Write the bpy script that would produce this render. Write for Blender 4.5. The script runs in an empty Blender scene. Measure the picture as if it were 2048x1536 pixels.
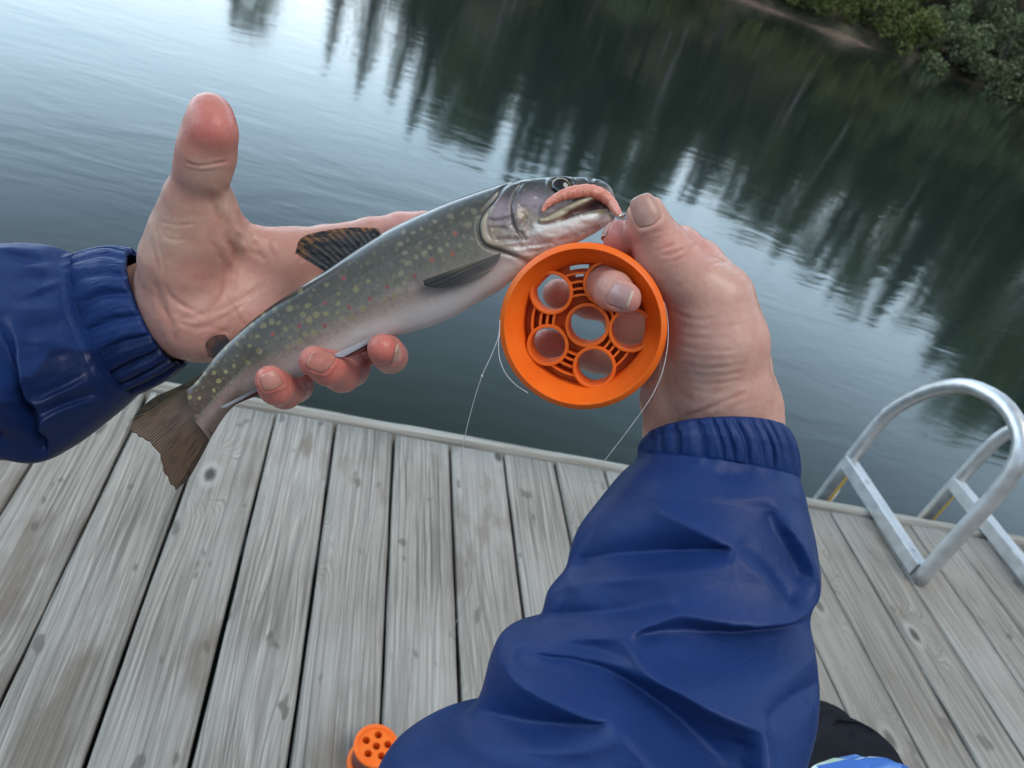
import bpy, math, random
import numpy as np
from mathutils import Vector, Matrix

random.seed(7)
rng = np.random.default_rng(7)
SC = bpy.context.scene
COL = SC.collection
RAD = math.radians

# ------------------------------------------------------------------ camera
CAM = np.array([0.0, 0.0, 1.244])                 # eye height above the deck (deck top = 0)
CR = np.array([0.9484, -0.0944, 0.3028]); CD = np.array([0.1911, -0.5919, -0.7830]); CF = np.array([0.2531, 0.8004, -0.5433])
CR /= np.linalg.norm(CR); CF -= CR * (CF @ CR); CF /= np.linalg.norm(CF); CD = np.cross(CF, CR)
FOC = 1538.0
cam_data = bpy.data.cameras.new('camera')
cam = bpy.data.objects.new('camera', cam_data); COL.objects.link(cam)
cam.matrix_world = Matrix(((CR[0], -CD[0], -CF[0], CAM[0]), (CR[1], -CD[1], -CF[1], CAM[1]), (CR[2], -CD[2], -CF[2], CAM[2]), (0, 0, 0, 1)))
cam_data.sensor_width = 36.0
cam_data.lens = 36.0 * FOC / 2048.0
cam_data.clip_start = 0.02; cam_data.clip_end = 2000
cam_data.dof.use_dof = True
cam_data.dof.focus_distance = 0.405
cam_data.dof.aperture_fstop = 18.0
SC.camera = cam
SC.render.resolution_x = 1024; SC.render.resolution_y = 768

# ------------------------------------------------------------------ light
SUN_AZ, SUN_EL = 140.0, 66.0                       # degrees; azimuth from +Y towards +X
world = bpy.data.worlds.new('World'); SC.world = world; world.use_nodes = True
wn = world.node_tree; wn.nodes.clear()
w_out = wn.nodes.new('ShaderNodeOutputWorld'); w_bg = wn.nodes.new('ShaderNodeBackground')
w_sky = wn.nodes.new('ShaderNodeTexSky'); w_sky.sky_type = 'NISHITA'; w_sky.sun_disc = False
w_sky.sun_elevation = RAD(SUN_EL); w_sky.sun_rotation = RAD(SUN_AZ)
w_sky.air_density = 1.0; w_sky.dust_density = 2.0; w_sky.ozone_density = 1.0
w_hsv = wn.nodes.new('ShaderNodeHueSaturation'); w_hsv.inputs['Saturation'].default_value = 0.55
w_mix = wn.nodes.new('ShaderNodeMix'); w_mix.data_type = 'RGBA'; w_mix.inputs['Factor'].default_value = 0.6

# even cloud sheet, brighter towards the horizon all the way round
w_tc = wn.nodes.new('ShaderNodeTexCoord'); w_sep = wn.nodes.new('ShaderNodeSeparateXYZ'); w_rmp = wn.nodes.new('ShaderNodeValToRGB'); w_mul = wn.nodes.new('ShaderNodeVectorMath'); w_mul.operation = 'SCALE'
wn.links.new(w_tc.outputs['Generated'], w_sep.inputs[0]); wn.links.new(w_sep.outputs[2], w_rmp.inputs[0])
for e in range(4): w_rmp.color_ramp.elements.new(.5)
for e, (p_, c_) in zip(w_rmp.color_ramp.elements, [(0, (.90, .97, 1)), (.20, (.80, .95, 1.05)), (.31, (.62, .84, 1.02)), (.46, (.30, .42, .56)), (.62, (.10, .13, .16)), (1, (.06, .075, .09))]): e.position = p_; e.color = (*c_, 1)
wn.links.new(w_rmp.outputs[0], w_mul.inputs[0]); w_mul.inputs['Scale'].default_value = 118.0; wn.links.new(w_mul.outputs[0], w_mix.inputs[7])
# the cloud is thinner, so brighter, towards the left of the view
w_dot = wn.nodes.new('ShaderNodeVectorMath'); w_dot.operation = 'DOT_PRODUCT'; w_dot.inputs[1].default_value = (math.sin(RAD(-70)), math.cos(RAD(-70)), 0); wn.links.new(w_tc.outputs['Generated'], w_dot.inputs[0])
w_ma = wn.nodes.new('ShaderNodeMath'); w_ma.operation = 'MULTIPLY_ADD'; w_ma.inputs[1].default_value = 42.0; w_ma.inputs[2].default_value = 96.0; wn.links.new(w_dot.outputs['Value'], w_ma.inputs[0]); wn.links.new(w_ma.outputs[0], w_mul.inputs['Scale'])
wn.links.new(w_sky.outputs[0], w_hsv.inputs['Color']); wn.links.new(w_hsv.outputs[0], w_mix.inputs[6])
wn.links.new(w_mix.outputs[2], w_bg.inputs[0]); w_bg.inputs[1].default_value = 0.10
wn.links.new(w_bg.outputs[0], w_out.inputs[0])
sun_d = bpy.data.lights.new('sun', 'SUN'); sun_d.energy = 3.4; sun_d.angle = RAD(35); sun_d.color = (1.0, 0.95, 0.89)
sun = bpy.data.objects.new('sun', sun_d); COL.objects.link(sun)
sdir = Vector((math.sin(RAD(SUN_AZ)) * math.cos(RAD(SUN_EL)), math.cos(RAD(SUN_AZ)) * math.cos(RAD(SUN_EL)), math.sin(RAD(SUN_EL))))
sun.rotation_euler = (-sdir).to_track_quat('-Z', 'Y').to_euler(); sun.location = (0, 0, 30)
SC.view_settings.view_transform = 'Standard'; SC.view_settings.look = 'None'
SC.view_settings.exposure = -0.75; SC.view_settings.gamma = 1.0; SC.view_settings.use_curve_mapping = False

# ------------------------------------------------------------------ helpers
def P(px, py, z):
    """world point seen at photo pixel (px,py) (2048-wide) at depth z metres"""
    px = np.asarray(px, float); py = np.asarray(py, float); z = np.asarray(z, float)
    return CAM + ((px - 1024) / FOC * z)[..., None] * CR + ((py - 768) / FOC * z)[..., None] * CD + z[..., None] * CF
def proj(w):
    q = np.asarray(w) - CAM; z = q @ CF
    return 1024 + FOC * (q @ CR) / z, 768 + FOC * (q @ CD) / z, z

def link_mesh(name, V, F, mat=None, parent=None, base=None, smooth=True, cols=None, uv=None):
    """V world coordinates; stored relative to the parent's (or own) base"""
    V = np.asarray(V, float)
    if parent is not None: base = np.array(parent['_base'])
    elif base is None: base = np.array([V[:, 0].mean(), V[:, 1].mean(), V[:, 2].min()])
    me = bpy.data.meshes.new(name)
    if isinstance(F, np.ndarray):
        F = np.asarray(F, np.int32); n, k = F.shape
        me.vertices.add(len(V)); me.vertices.foreach_set('co', (V - base).astype(np.float32).ravel())
        me.loops.add(n * k); me.loops.foreach_set('vertex_index', F.ravel())
        me.polygons.add(n); me.polygons.foreach_set('loop_start', np.arange(0, n * k, k, dtype=np.int32))
        try: me.polygons.foreach_set('loop_total', np.full(n, k, np.int32))
        except Exception: pass
        me.update(calc_edges=True); me.validate()
    else:
        me.from_pydata((V - base).tolist(), [], [list(f) for f in F]); me.update()
    if smooth: me.polygons.foreach_set('use_smooth', np.ones(len(me.polygons), bool))
    if cols:
        for cn, ca in cols.items():
            ca = np.asarray(ca, np.float32)
            if ca.ndim == 1: ca = np.repeat(ca[:, None], 3, 1)
            a = me.color_attributes.new(cn, 'FLOAT_COLOR', 'POINT')
            a.data.foreach_set('color', np.concatenate([ca, np.ones((len(ca), 1), np.float32)], 1).ravel())
    if uv is not None:
        ul = me.uv_layers.new(name='UVMap'); li = np.empty(len(me.loops), np.int32)
        me.loops.foreach_get('vertex_index', li)
        ul.data.foreach_set('uv', np.asarray(uv, np.float32)[li].ravel())
    if mat: me.materials.append(mat)
    o = bpy.data.objects.new(name, me); COL.objects.link(o)
    if parent is not None: o.parent = parent; o['_base'] = parent['_base']
    else: o.location = base; o['_base'] = list(map(float, base))
    return o
def thing(name, base, label, cat, group=None):
    o = bpy.data.objects.new(name, None); COL.objects.link(o); o.location = base; o.empty_display_size = 0.05
    o['_base'] = list(map(float, base)); o['label'] = label; o['category'] = cat
    if group: o['group'] = group
    return o
def tag(o, label, cat, group=None):
    o['label'] = label; o['category'] = cat
    if group: o['group'] = group
    return o
def copy_tree(o, parent=None):
    c = o.copy(); COL.objects.link(c)
    if parent is not None: c.parent = parent
    for ch in o.children: copy_tree(ch, c)
    return c
class MB:
    def __init__(s): s.v = []; s.f = []; s.n = 0
    def add(s, V, F):
        V = np.asarray(V, float); s.v.append(V); s.f += [tuple(int(i) + s.n for i in f) for f in F]; s.n += len(V)
    def box(s, c, ax, ay, az):
        c = np.asarray(c, float); ax, ay, az = map(lambda q: np.asarray(q, float), (ax, ay, az))
        V = [c + i * ax + j * ay + k * az for k in (-1, 1) for j in (-1, 1) for i in (-1, 1)]
        s.add(V, [(0, 2, 3, 1), (4, 5, 7, 6), (0, 1, 5, 4), (2, 6, 7, 3), (0, 4, 6, 2), (1, 3, 7, 5)])
    def out(s): return np.concatenate(s.v), s.f
def frames(pts):
    pts = np.asarray(pts, float); T = np.gradient(pts, axis=0); T /= np.linalg.norm(T, axis=1)[:, None] + 1e-12
    n = np.cross(T[0], [0.3, 0.2, 0.93]); n /= np.linalg.norm(n); N = [n]
    for i in range(1, len(pts)):
        n = N[-1] - T[i] * (N[-1] @ T[i]); n /= np.linalg.norm(n); N.append(n)
    N = np.array(N); return T, N, np.cross(T, N)
def tube(pts, r, seg=10, cap=True):
    pts = np.asarray(pts, float); r = np.broadcast_to(np.asarray(r, float), (len(pts),)); T, N, B = frames(pts)
    a = np.arange(seg) * 2 * np.pi / seg
    V = (pts[:, None] + r[:, None, None] * (np.cos(a)[None, :, None] * N[:, None] + np.sin(a)[None, :, None] * B[:, None])).reshape(-1, 3)
    F = [(i * seg + j, i * seg + (j + 1) % seg, (i + 1) * seg + (j + 1) % seg, (i + 1) * seg + j) for i in range(len(pts) - 1) for j in range(seg)]
    if cap: F += [tuple(range(seg))[::-1], tuple((len(pts) - 1) * seg + j for j in range(seg))]
    return V, F
def spline(pts, n):
    """Catmull-Rom through points (any dimension), resampled to n"""
    p = np.asarray(pts, float); d = np.r_[0, np.cumsum(np.linalg.norm(np.diff(p[:, :2], axis=0), axis=1))]
    q = np.vstack([2 * p[0] - p[1], p, 2 * p[-1] - p[-2]]); dd = np.r_[-d[1], d, 2 * d[-1] - d[-2]]
    t = np.linspace(0, d[-1], n); k = np.clip(np.searchsorted(d, t, 'right') - 1, 0, len(p) - 2)
    h = (d[k + 1] - d[k]); u = ((t - d[k]) / h)[:, None]; h = h[:, None]
    m0 = (q[k + 2] - q[k]) / (dd[k + 2] - dd[k])[:, None]; m1 = (q[k + 3] - q[k + 1]) / (dd[k + 3] - dd[k + 1])[:, None]
    return (2 * u**3 - 3 * u**2 + 1) * q[k + 1] + (u**3 - 2 * u**2 + u) * h * m0 + (-2 * u**3 + 3 * u**2) * q[k + 2] + (u**3 - u**2) * h * m1
def grid_faces(n, m, wrap=False):
    i, j = np.meshgrid(np.arange(n - 1), np.arange(m if wrap else m - 1), indexing='ij'); j2 = (j + 1) % m
    return np.stack([i * m + j, i * m + j2, (i + 1) * m + j2, (i + 1) * m + j], -1).reshape(-1, 4)
def sstep(a, b, x):
    t = np.clip((x - a) / (b - a), 0, 1); return t * t * (3 - 2 * t)
def pl_dist(px, py, poly, signed=False):
    """distance (and position 0..1 along) of 2-D points to a polyline"""
    poly = np.asarray(poly, float)[:, :2]; best = np.full(px.shape, 1e9); par = np.zeros(px.shape); sg = np.ones(px.shape)
    L = np.r_[0, np.cumsum(np.linalg.norm(np.diff(poly, axis=0), axis=1))]
    for i in range(len(poly) - 1):
        a, b = poly[i], poly[i + 1]; e = b - a; l2 = e @ e
        t = np.clip(((px - a[0]) * e[0] + (py - a[1]) * e[1]) / l2, 0, 1)
        dx = px - a[0] - t * e[0]; dy = py - a[1] - t * e[1]; dd = np.hypot(dx, dy); m = dd < best
        best = np.where(m, dd, best); par = np.where(m, (L[i] + t * (L[i + 1] - L[i])) / L[-1], par)
        sg = np.where(m, np.sign(e[0] * (py - a[1]) - e[1] * (px - a[0])), sg)
    return (best * sg if signed else best), par
def in_poly(px, py, poly):
    poly = np.asarray(poly, float); c = np.zeros(px.shape, bool); n = len(poly)
    for i in range(n):
        x1, y1 = poly[i]; x2, y2 = poly[(i + 1) % n]
        if y1 != y2: c ^= ((y1 > py) != (y2 > py)) & (px < (x2 - x1) * (py - y1) / (y2 - y1) + x1)
    return c
def poly_sd(px, py, poly):
    d, _ = pl_dist(px, py, np.vstack([poly, poly[:1]])); return np.where(in_poly(px, py, poly), -d, d)
def vnoise(p, seed=0):
    """smooth value noise, p (...,2 or 3)"""
    p = np.asarray(p, float); i = np.floor(p).astype(np.int64); f = p - i; f = f * f * (3 - 2 * f); D = p.shape[-1]; out = 0
    K = np.array([73856093, 19349663, 83492791][:D], np.int64)
    for c in range(2 ** D):
        o = np.array([(c >> k) & 1 for k in range(D)], np.int64)
        h = ((i + o) * K).sum(-1) + np.int64((seed * 1013904223) % (1 << 40))
        h = (h ^ (h >> 13)) * 1274126177 & 0x7fffffff; h = (h ^ (h >> 16)) * 668265263 & 0x7fffffff
        out = out + (h / 0x7fffffff) * np.prod(np.where(o == 1, f, 1 - f), -1)
    return out * 2 - 1
def fbm(p, oct=4, seed=0):
    a, s, out = 1.0, 0.0, 0
    for k in range(oct): out = out + a * vnoise(np.asarray(p) * 2 ** k, seed + k); s += a; a *= .5
    return out / s

# ------------------------------------------------------------------ material helpers
class NT:
    def __init__(s, name):
        s.m = bpy.data.materials.new(name); s.m.use_nodes = True; s.t = s.m.node_tree
        s.b = s.t.nodes['Principled BSDF']; s.out = s.t.nodes['Material Output']
    def n(s, typ, **kw):
        o = s.t.nodes.new('ShaderNode' + typ)
        for k, v in kw.items():
            if k.startswith('i_'):
                key = k[2:].replace('_', ' '); o.inputs[int(key) if key.isdigit() else key].default_value = v
            else: setattr(o, k, v)
        return o
    def l(s, a, b): s.t.links.new(a, b)
    def set(s, **kw):
        for k, v in kw.items(): s.b.inputs[k.replace('_', ' ')].default_value = v
    def math(s, op, a, b=None, clamp=False):
        o = s.n('Math', operation=op, use_clamp=clamp)
        for i, q in enumerate((a, b)):
            if q is None: continue
            if isinstance(q, (int, float)): o.inputs[i].default_value = q
            else: s.l(q, o.inputs[i])
        return o.outputs[0]
    def mix(s, fac, a, b, blend='MIX'):
        o = s.n('Mix', data_type='RGBA', blend_type=blend)
        for idx, q in ((0, fac), (6, a), (7, b)):
            if isinstance(q, (int, float)): o.inputs[idx].default_value = q
            elif isinstance(q, tuple): o.inputs[idx].default_value = q if len(q) == 4 else (*q, 1)
            else: s.l(q, o.inputs[idx])
        return o.outputs[2]
    def ramp(s, fac, stops):
        o = s.n('ValToRGB'); cr = o.color_ramp
        while len(cr.elements) > len(stops): cr.elements.remove(cr.elements[-1])
        while len(cr.elements) < len(stops): cr.elements.new(0.5)
        for e, (p, c) in zip(cr.elements, stops):
            e.position = p; e.color = c if isinstance(c, tuple) and len(c) == 4 else ((*c, 1) if isinstance(c, tuple) else (c, c, c, 1))
        s.l(fac, o.inputs[0]); return o.outputs[0]
    def noise(s, vec, scale, detail=3, rough=.5, dist=0.0):
        o = s.n('TexNoise', i_Scale=scale, i_Detail=detail, i_Roughness=rough, i_Distortion=dist)
        if vec is not None: s.l(vec, o.inputs['Vector'])
        return o.outputs[0]
    def bump(s, h, strength=.3, dist=.001, prev=None):
        o = s.n('Bump', i_Strength=strength, i_Distance=dist); s.l(h, o.inputs['Height'])
        if prev is not None: s.l(prev, o.inputs['Normal'])
        s.l(o.outputs[0], s.b.inputs['Normal']); return o.outputs[0]
    def map(s, vec, scale=(1, 1, 1), loc=(0, 0, 0), rot=(0, 0, 0)):
        o = s.n('Mapping'); o.inputs['Scale'].default_value = scale; o.inputs['Location'].default_value = loc; o.inputs['Rotation'].default_value = rot
        s.l(vec, o.inputs['Vector']); return o.outputs[0]
def simple(name, col, rough=.6, **kw):
    t = NT(name); t.set(Base_Color=(*col, 1), Roughness=rough, **kw); return t.m
# ================================================================== SETTING
WATER_Z = -0.36
# ---- lake water
t = NT('lake_water'); t.set(Base_Color=(0.012, 0.021, 0.017, 1), Roughness=0.075, IOR=1.38)
g = t.n('NewGeometry').outputs['Position']
r1 = t.noise(t.map(g, (1.1, 2.6, 1), rot=(0, 0, RAD(-12))), 1.0, 3, .5, .6)
r2 = t.noise(t.map(g, (5.0, 13.0, 1), rot=(0, 0, RAD(-20))), 1.0, 2, .5, .4)
r3 = t.noise(t.map(g, (.25, .5, 1)), 1.0, 2)
amp = t.ramp(r3, [(.3, .35), (.7, 1.0)])
hh = t.math('ADD', t.math('MULTIPLY', r1, .75), t.math('MULTIPLY', r2, .16))
t.bump(t.math('MULTIPLY', hh, amp), .30, .020)
M_WATER = t.m
S = 900
wat = link_mesh('water', [(-S, -S, WATER_Z), (S, -S, WATER_Z), (S, S, WATER_Z), (-S, S, WATER_Z)], [(0, 1, 2, 3)], M_WATER, base=(0, 0, WATER_Z), smooth=False)
wat['kind'] = 'structure'

# ---- far bank: hillside rising from the shore line
def shore_y(x):
    return np.where(x > -6, 27.6 + 0.35 * np.sin(x * .7) + .25 * np.sin(x * 1.9 + 1) , 27.6 + 4.2 * np.clip(-6 - x, 0, 14) ** 1.05) + 0.0
t = NT('forest_floor'); g = t.n('NewGeometry').outputs['Position']
c = t.ramp(t.noise(g, 1.3, 5, .6), [(.3, (.026, .026, .014)), (.5, (.058, .055, .030)), (.7, (.095, .080, .052))])
t.l(c, t.b.inputs['Base Color']); t.set(Roughness=.95); t.bump(t.noise(g, 6, 4), .8, .1); M_FLOOR = t.m
xs = np.r_[np.linspace(-160, -12, 30), np.linspace(-10, 60, 90), np.linspace(64, 200, 20)]
off = np.r_[-3.0, -1.0, -.2, 0.02, .10, .30, .7, 1.5, 3, 5, 8, 12, 18, 26, 40, 70, 120, 200]
hgt = np.r_[-1.6, -.9, -.5, -.28, -.10, .05, .22, .55, 1.3, 2.6, 4.4, 6.6, 9.2, 11.5, 14, 18, 24, 30]
X, O_ = np.meshgrid(xs, off, indexing='ij'); Y = shore_y(X) + O_
Z = np.where(hgt > .3, .3 + (hgt - .3) * (.45 + .55 * sstep(-4, 6, X)), hgt) + .12 * vnoise(np.stack([X * .6, Y * .8], -1), 3) * (O_ > .05)
hill = link_mesh('hillside', np.stack([X, Y, Z], -1).reshape(-1, 3), grid_faces(len(xs), len(off))[:, ::-1], M_FLOOR, base=(0, 28, 0)); hill['kind'] = 'structure'

# unseen slope, added right, behind and near left to block low sky light
az_ = np.radians(np.linspace(62, 292, 90)); rr_ = np.r_[13, 15, 17, 20, 24, 30, 38, 50, 70, 110, 180]; hh_ = np.r_[-1.5, -.5, .2, 1.6, 4.2, 8.5, 14, 21, 29, 40, 52]
A_, R2 = np.meshgrid(az_, rr_, indexing='ij'); far_ = 1 + 2.6 * sstep(math.radians(80), math.radians(62), A_) + 1.6 * sstep(math.radians(240), math.radians(292), A_); R3 = R2 * far_
Hn = np.broadcast_to(hh_, A_.shape) + (.8 + .05 * R2) * vnoise(np.stack([np.sin(A_) * R3 * .22, np.cos(A_) * R3 * .22], -1), 17) * (R2 > 19)
near = link_mesh('hillside', np.stack([np.sin(A_) * R3, np.cos(A_) * R3, Hn], -1).reshape(-1, 3), grid_faces(90, len(rr_)), M_FLOOR, base=(0, -14, 0)); near['kind'] = 'structure'
# ---- bare muddy edge under the shrubs
t = NT('bank_mud'); g = t.n('NewGeometry').outputs['Position']
c = t.ramp(t.noise(t.map(g, (.8, 2, 3)), 1.6, 5, .65), [(.3, (.035, .026, .018)), (.5, (.10, .072, .052)), (.72, (.20, .145, .11))])
t.l(c, t.b.inputs['Base Color']); t.set(Roughness=.9); t.bump(t.noise(g, 5, 5), .8, .06); M_MUD = t.m
xs = np.linspace(9.5, 17.4, 70); prof = [(-.35, -.40), (-.22, -.33), (.0, -.27), (.18, -.22), (.55, -.17), (.9, -.16)]
V = []
for x in xs:
    tap = min(1, (x - 8.0) / 2, (17.7 - x) / 2.5)
    for k, (dy, z) in enumerate(prof):
        n = fbm(np.array([x * 1.6, k * .9]), 3, 5)
        V.append((x, float(shore_y(x)) + dy * 1.1 + .12 * n - .1, -.42 + (z + .42) * (.35 + .65 * tap) + .08 * n * tap))
mud = link_mesh('mud_bank', V, grid_faces(len(xs), len(prof))[:, ::-1], M_MUD, base=(14, 27.6, -.36)); mud['kind'] = 'structure'

# ---- foliage materials
def leaf_mat(name, dark, light):
    t = NT(name); oi = t.n('ObjectInfo'); g = t.n('NewGeometry')
    n = t.noise(g.outputs['Position'], 1.4, 3, .6)
    rp = t.math('ADD', t.math('MULTIPLY', g.outputs['Random Per Island'], .6), t.math('MULTIPLY', n, .4))
    c = t.mix(rp, dark, light); c = t.mix(t.math('MULTIPLY', oi.outputs['Random'], .35), c, (.05, .055, .02))
    t.l(c, t.b.inputs['Base Color']); t.set(Roughness=.6); return t.m
M_NEEDLE = leaf_mat('conifer_needles', (.014, .022, .010), (.045, .056, .022))
M_LEAF = leaf_mat('shrub_leaves', (.06, .09, .038), (.20, .25, .115))
M_LEAF2 = leaf_mat('yellow_green_leaves', (.06, .085, .02), (.19, .22, .05))
t = NT('bark'); g = t.n('TexCoord').outputs['Object']
t.l(t.ramp(t.noise(t.map(g, (4, 4, .7)), 2.0, 4), [(.35, (.05, .042, .035)), (.65, (.15, .13, .115))]), t.b.inputs['Base Color']); t.set(Roughness=.9); M_BARK = t.m
t = NT('pale_bark'); g = t.n('TexCoord').outputs['Object']
t.l(t.ramp(t.noise(t.map(g, (2, 2, 5)), 2.0, 4), [(.38, (.10, .09, .08)), (.5, (.36, .34, .31)), (.7, (.46, .44, .41))]), t.b.inputs['Base Color']); t.set(Roughness=.8); M_PALE = t.m

def leaf_quads(C, size, rg, droop=0.0):
    """one small folded leaf clump (two triangles) per centre"""
    n = len(C); a = rg.normal(size=(n, 3)); a /= np.linalg.norm(a, axis=1)[:, None]; a[:, 2] -= droop
    b = np.cross(a, rg.normal(size=(n, 3))); b /= np.linalg.norm(b, axis=1)[:, None] + 1e-9
    s = size * rg.uniform(.6, 1.4, (n, 1)); u = a * s; v = b * s * .55
    V = np.stack([C - u, C + v, C + u, C - v], 1).reshape(-1, 3); return V, np.arange(4 * n).reshape(n, 4)
def conifer_proto(seed, h=10.0, lean=0.0, bare=.12, spread=.17):
    rg = np.random.default_rng(seed); zz = np.linspace(0, h, 14); path = np.stack([.12 * np.sin(zz * .4 + seed) , .1 * np.cos(zz * .33) - .1, zz - .5], 1)
    tv, tf = tube(path, np.linspace(.15, .015, 14), 8)
    C = []
    for z in np.arange(h * bare, h * .985, .16):
        k = (z / h - bare) / (1 - bare); L = h * spread * (1 - k) ** .85 * rg.uniform(.7, 1.15) + .12
        for b in range(rg.integers(4, 7)):
            a = rg.uniform(0, 2 * np.pi); l = L * rg.uniform(.55, 1.1)
            m = max(3, int(l * 9)); s = np.linspace(.12, 1, m)
            base = np.array([np.interp(z, zz, path[:, 0]), np.interp(z, zz, path[:, 1]), z - .5])
            p = base + np.stack([np.cos(a) * l * s, np.sin(a) * l * s, -.28 * l * s ** 1.5 + .05 * l], 1)
            C.append(p + rg.normal(0, .07, p.shape))
    V, F = leaf_quads(np.concatenate(C), .14, rg, .5)
    return (tv, tf), (V, F)
def leafy_proto(seed, h=9.0):
    rg = np.random.default_rng(seed); zz = np.linspace(0, h * .92, 12)
    path = np.stack([.2 * np.sin(zz * .35 + seed), .16 * np.cos(zz * .3) - .16, zz - .5], 1); mb = MB(); mb.add(*tube(path, np.linspace(.12, .02, 12), 8)); C = []
    for z in np.linspace(h * .4, h * .9, 15):
        a = rg.uniform(0, 6.28); L = h * .17 * (1.15 - z / h) * 1.6; p0 = np.array([np.interp(z, zz, path[:, 0]), np.interp(z, zz, path[:, 1]), z - .5])
        s = np.linspace(0, 1, 5)[:, None]; p = p0 + s * np.array([np.cos(a) * L, np.sin(a) * L, L * .6]); mb.add(*tube(p, np.linspace(.035, .008, 5), 5))
        for q in p[2:]: C.append(q + rg.normal(0, .32, (45, 3)))
    V, F = leaf_quads(np.concatenate(C), .11, rg); return mb.out(), (V, F)
def tree_from(name, proto, mats, label, cat, group, loc):
    o = thing(name, (0, 0, 0), label, cat, group)
    link_mesh('trunk', proto[0][0], proto[0][1], mats[0], o); link_mesh('crown', proto[1][0], proto[1][1], mats[1], o, smooth=False)
    o.location = loc; return o
L_CON = 'dark conifer on the far bank, seen as a reflection in the lake'; L_LEAFY = 'slim pale trunked tree on the far bank, seen as a streak in the lake'
G_CON = 'conifers along the far bank'; G_LEAFY = 'pale trunked trees along the far bank'
protos = [tree_from('conifer_tree', conifer_proto(11, bare=.10), (M_BARK, M_NEEDLE), L_CON, 'tree', G_CON, (0, 60, 0)),
          tree_from('conifer_tree', conifer_proto(12, bare=.30, spread=.15), (M_BARK, M_NEEDLE), L_CON, 'tree', G_CON, (0, 60, 0)),
          tree_from('conifer_tree', conifer_proto(13, bare=.18, spread=.2), (M_BARK, M_NEEDLE), L_CON, 'tree', G_CON, (0, 60, 0)),
          tree_from('pale_trunked_tree', leafy_proto(14), (M_PALE, M_LEAF2), L_LEAFY, 'tree', G_LEAFY, (0, 60, 0))]
ph = [9.4, 9.4, 9.4, 8.3]
AZ = [-13, -11, -7.5, -3, 1, 5, 9, 12.5, 17, 21, 23.5, 26, 31, 36, 42, 45, 48, 53, 60]
EL = [11.5, 12.6, 13.4, 15.2, 16, 17.2, 17.9, 18.6, 19.4, 18.8, 16, 14.9, 16, 16.6, 17, 19, 21.5, 20.5, 17]
used = [False] * 4; rt = random.Random(5)
def hill_z(y, x):
    h = float(np.interp(y - float(shore_y(x)), off, hgt)); return h if h < .3 else .3 + (h - .3) * (.45 + .55 * float(sstep(-4, 6, x)))
spots = []
az = -13.5
while az < 58:
    for row, dy in ((0, 2.2), (1, 5.0), (2, 8.5), (1, 12.0)):
        if az < 3.5 and row > 0: continue
        a = az + rt.uniform(-1.0, 1.0); y = 27.6 + dy + rt.uniform(-1.2, 1.2); x = y * math.tan(RAD(a))
        dist = math.hypot(x, y); z0 = hill_z(y, x); el = np.interp(a, AZ, EL)
        if x < -5.5: y = float(shore_y(x)) + dy; dist = math.hypot(x, y); z0 = hill_z(y, x)
        top = dist * math.tan(RAD(el)) + WATER_Z - .88
        h = (top - z0) * (rt.uniform(.86, 1.02) if row != 1 else rt.uniform(.78, .97))
        spots.append((x, y, z0, max(h, 3.0)))
    az += 2.55 if az > -4 else 3.4
for i, (x, y, z0, h) in enumerate(spots):
    k = rt.choice([0, 1, 1, 2, 2, 0, 3, 3]); o = protos[k] if not used[k] else copy_tree(protos[k]); used[k] = True
    s = h / ph[k]; o.location = (x, y, z0); o.scale = (s * rt.uniform(.85, 1.15),) * 2 + (s,); o.rotation_euler = (0, 0, rt.uniform(0, 6.28))

# ---- shrubs overhanging the water
def shrub_proto(seed, w, h, n=2600):
    rg = np.random.default_rng(seed); mb = MB(); C = []
    for k in range(7):
        a = rg.uniform(0, 6.28); r = rg.uniform(.1, .8) * w / 2; q = np.array([np.cos(a) * r, np.sin(a) * r * .7, h * rg.uniform(.35, .75)])
        p = np.linspace(0, 1, 5)[:, None] * q; mb.add(*tube(p, np.linspace(.035, .008, 5), 5))
    for k in range(26):
        a = rg.uniform(0, 6.28); r = math.sqrt(rg.uniform(0, 1)) * w / 2 * .85; z = h * rg.uniform(.06, .88) * (1 - .45 * (2 * r / w) ** 2)
        c = np.array([np.cos(a) * r, np.sin(a) * r * .75, z]); d = rg.normal(size=(n // 26, 3)); d /= np.linalg.norm(d, axis=1)[:, None]
        C.append(c + d * (rg.uniform(.55, 1.05, (n // 26, 1))) * np.array([.42, .36, .34]) * w / 3.0)
    V, F = leaf_quads(np.concatenate(C), (.055 * w / 3 + .03) * .62, rg); return mb.out(), (V, F)
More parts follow.
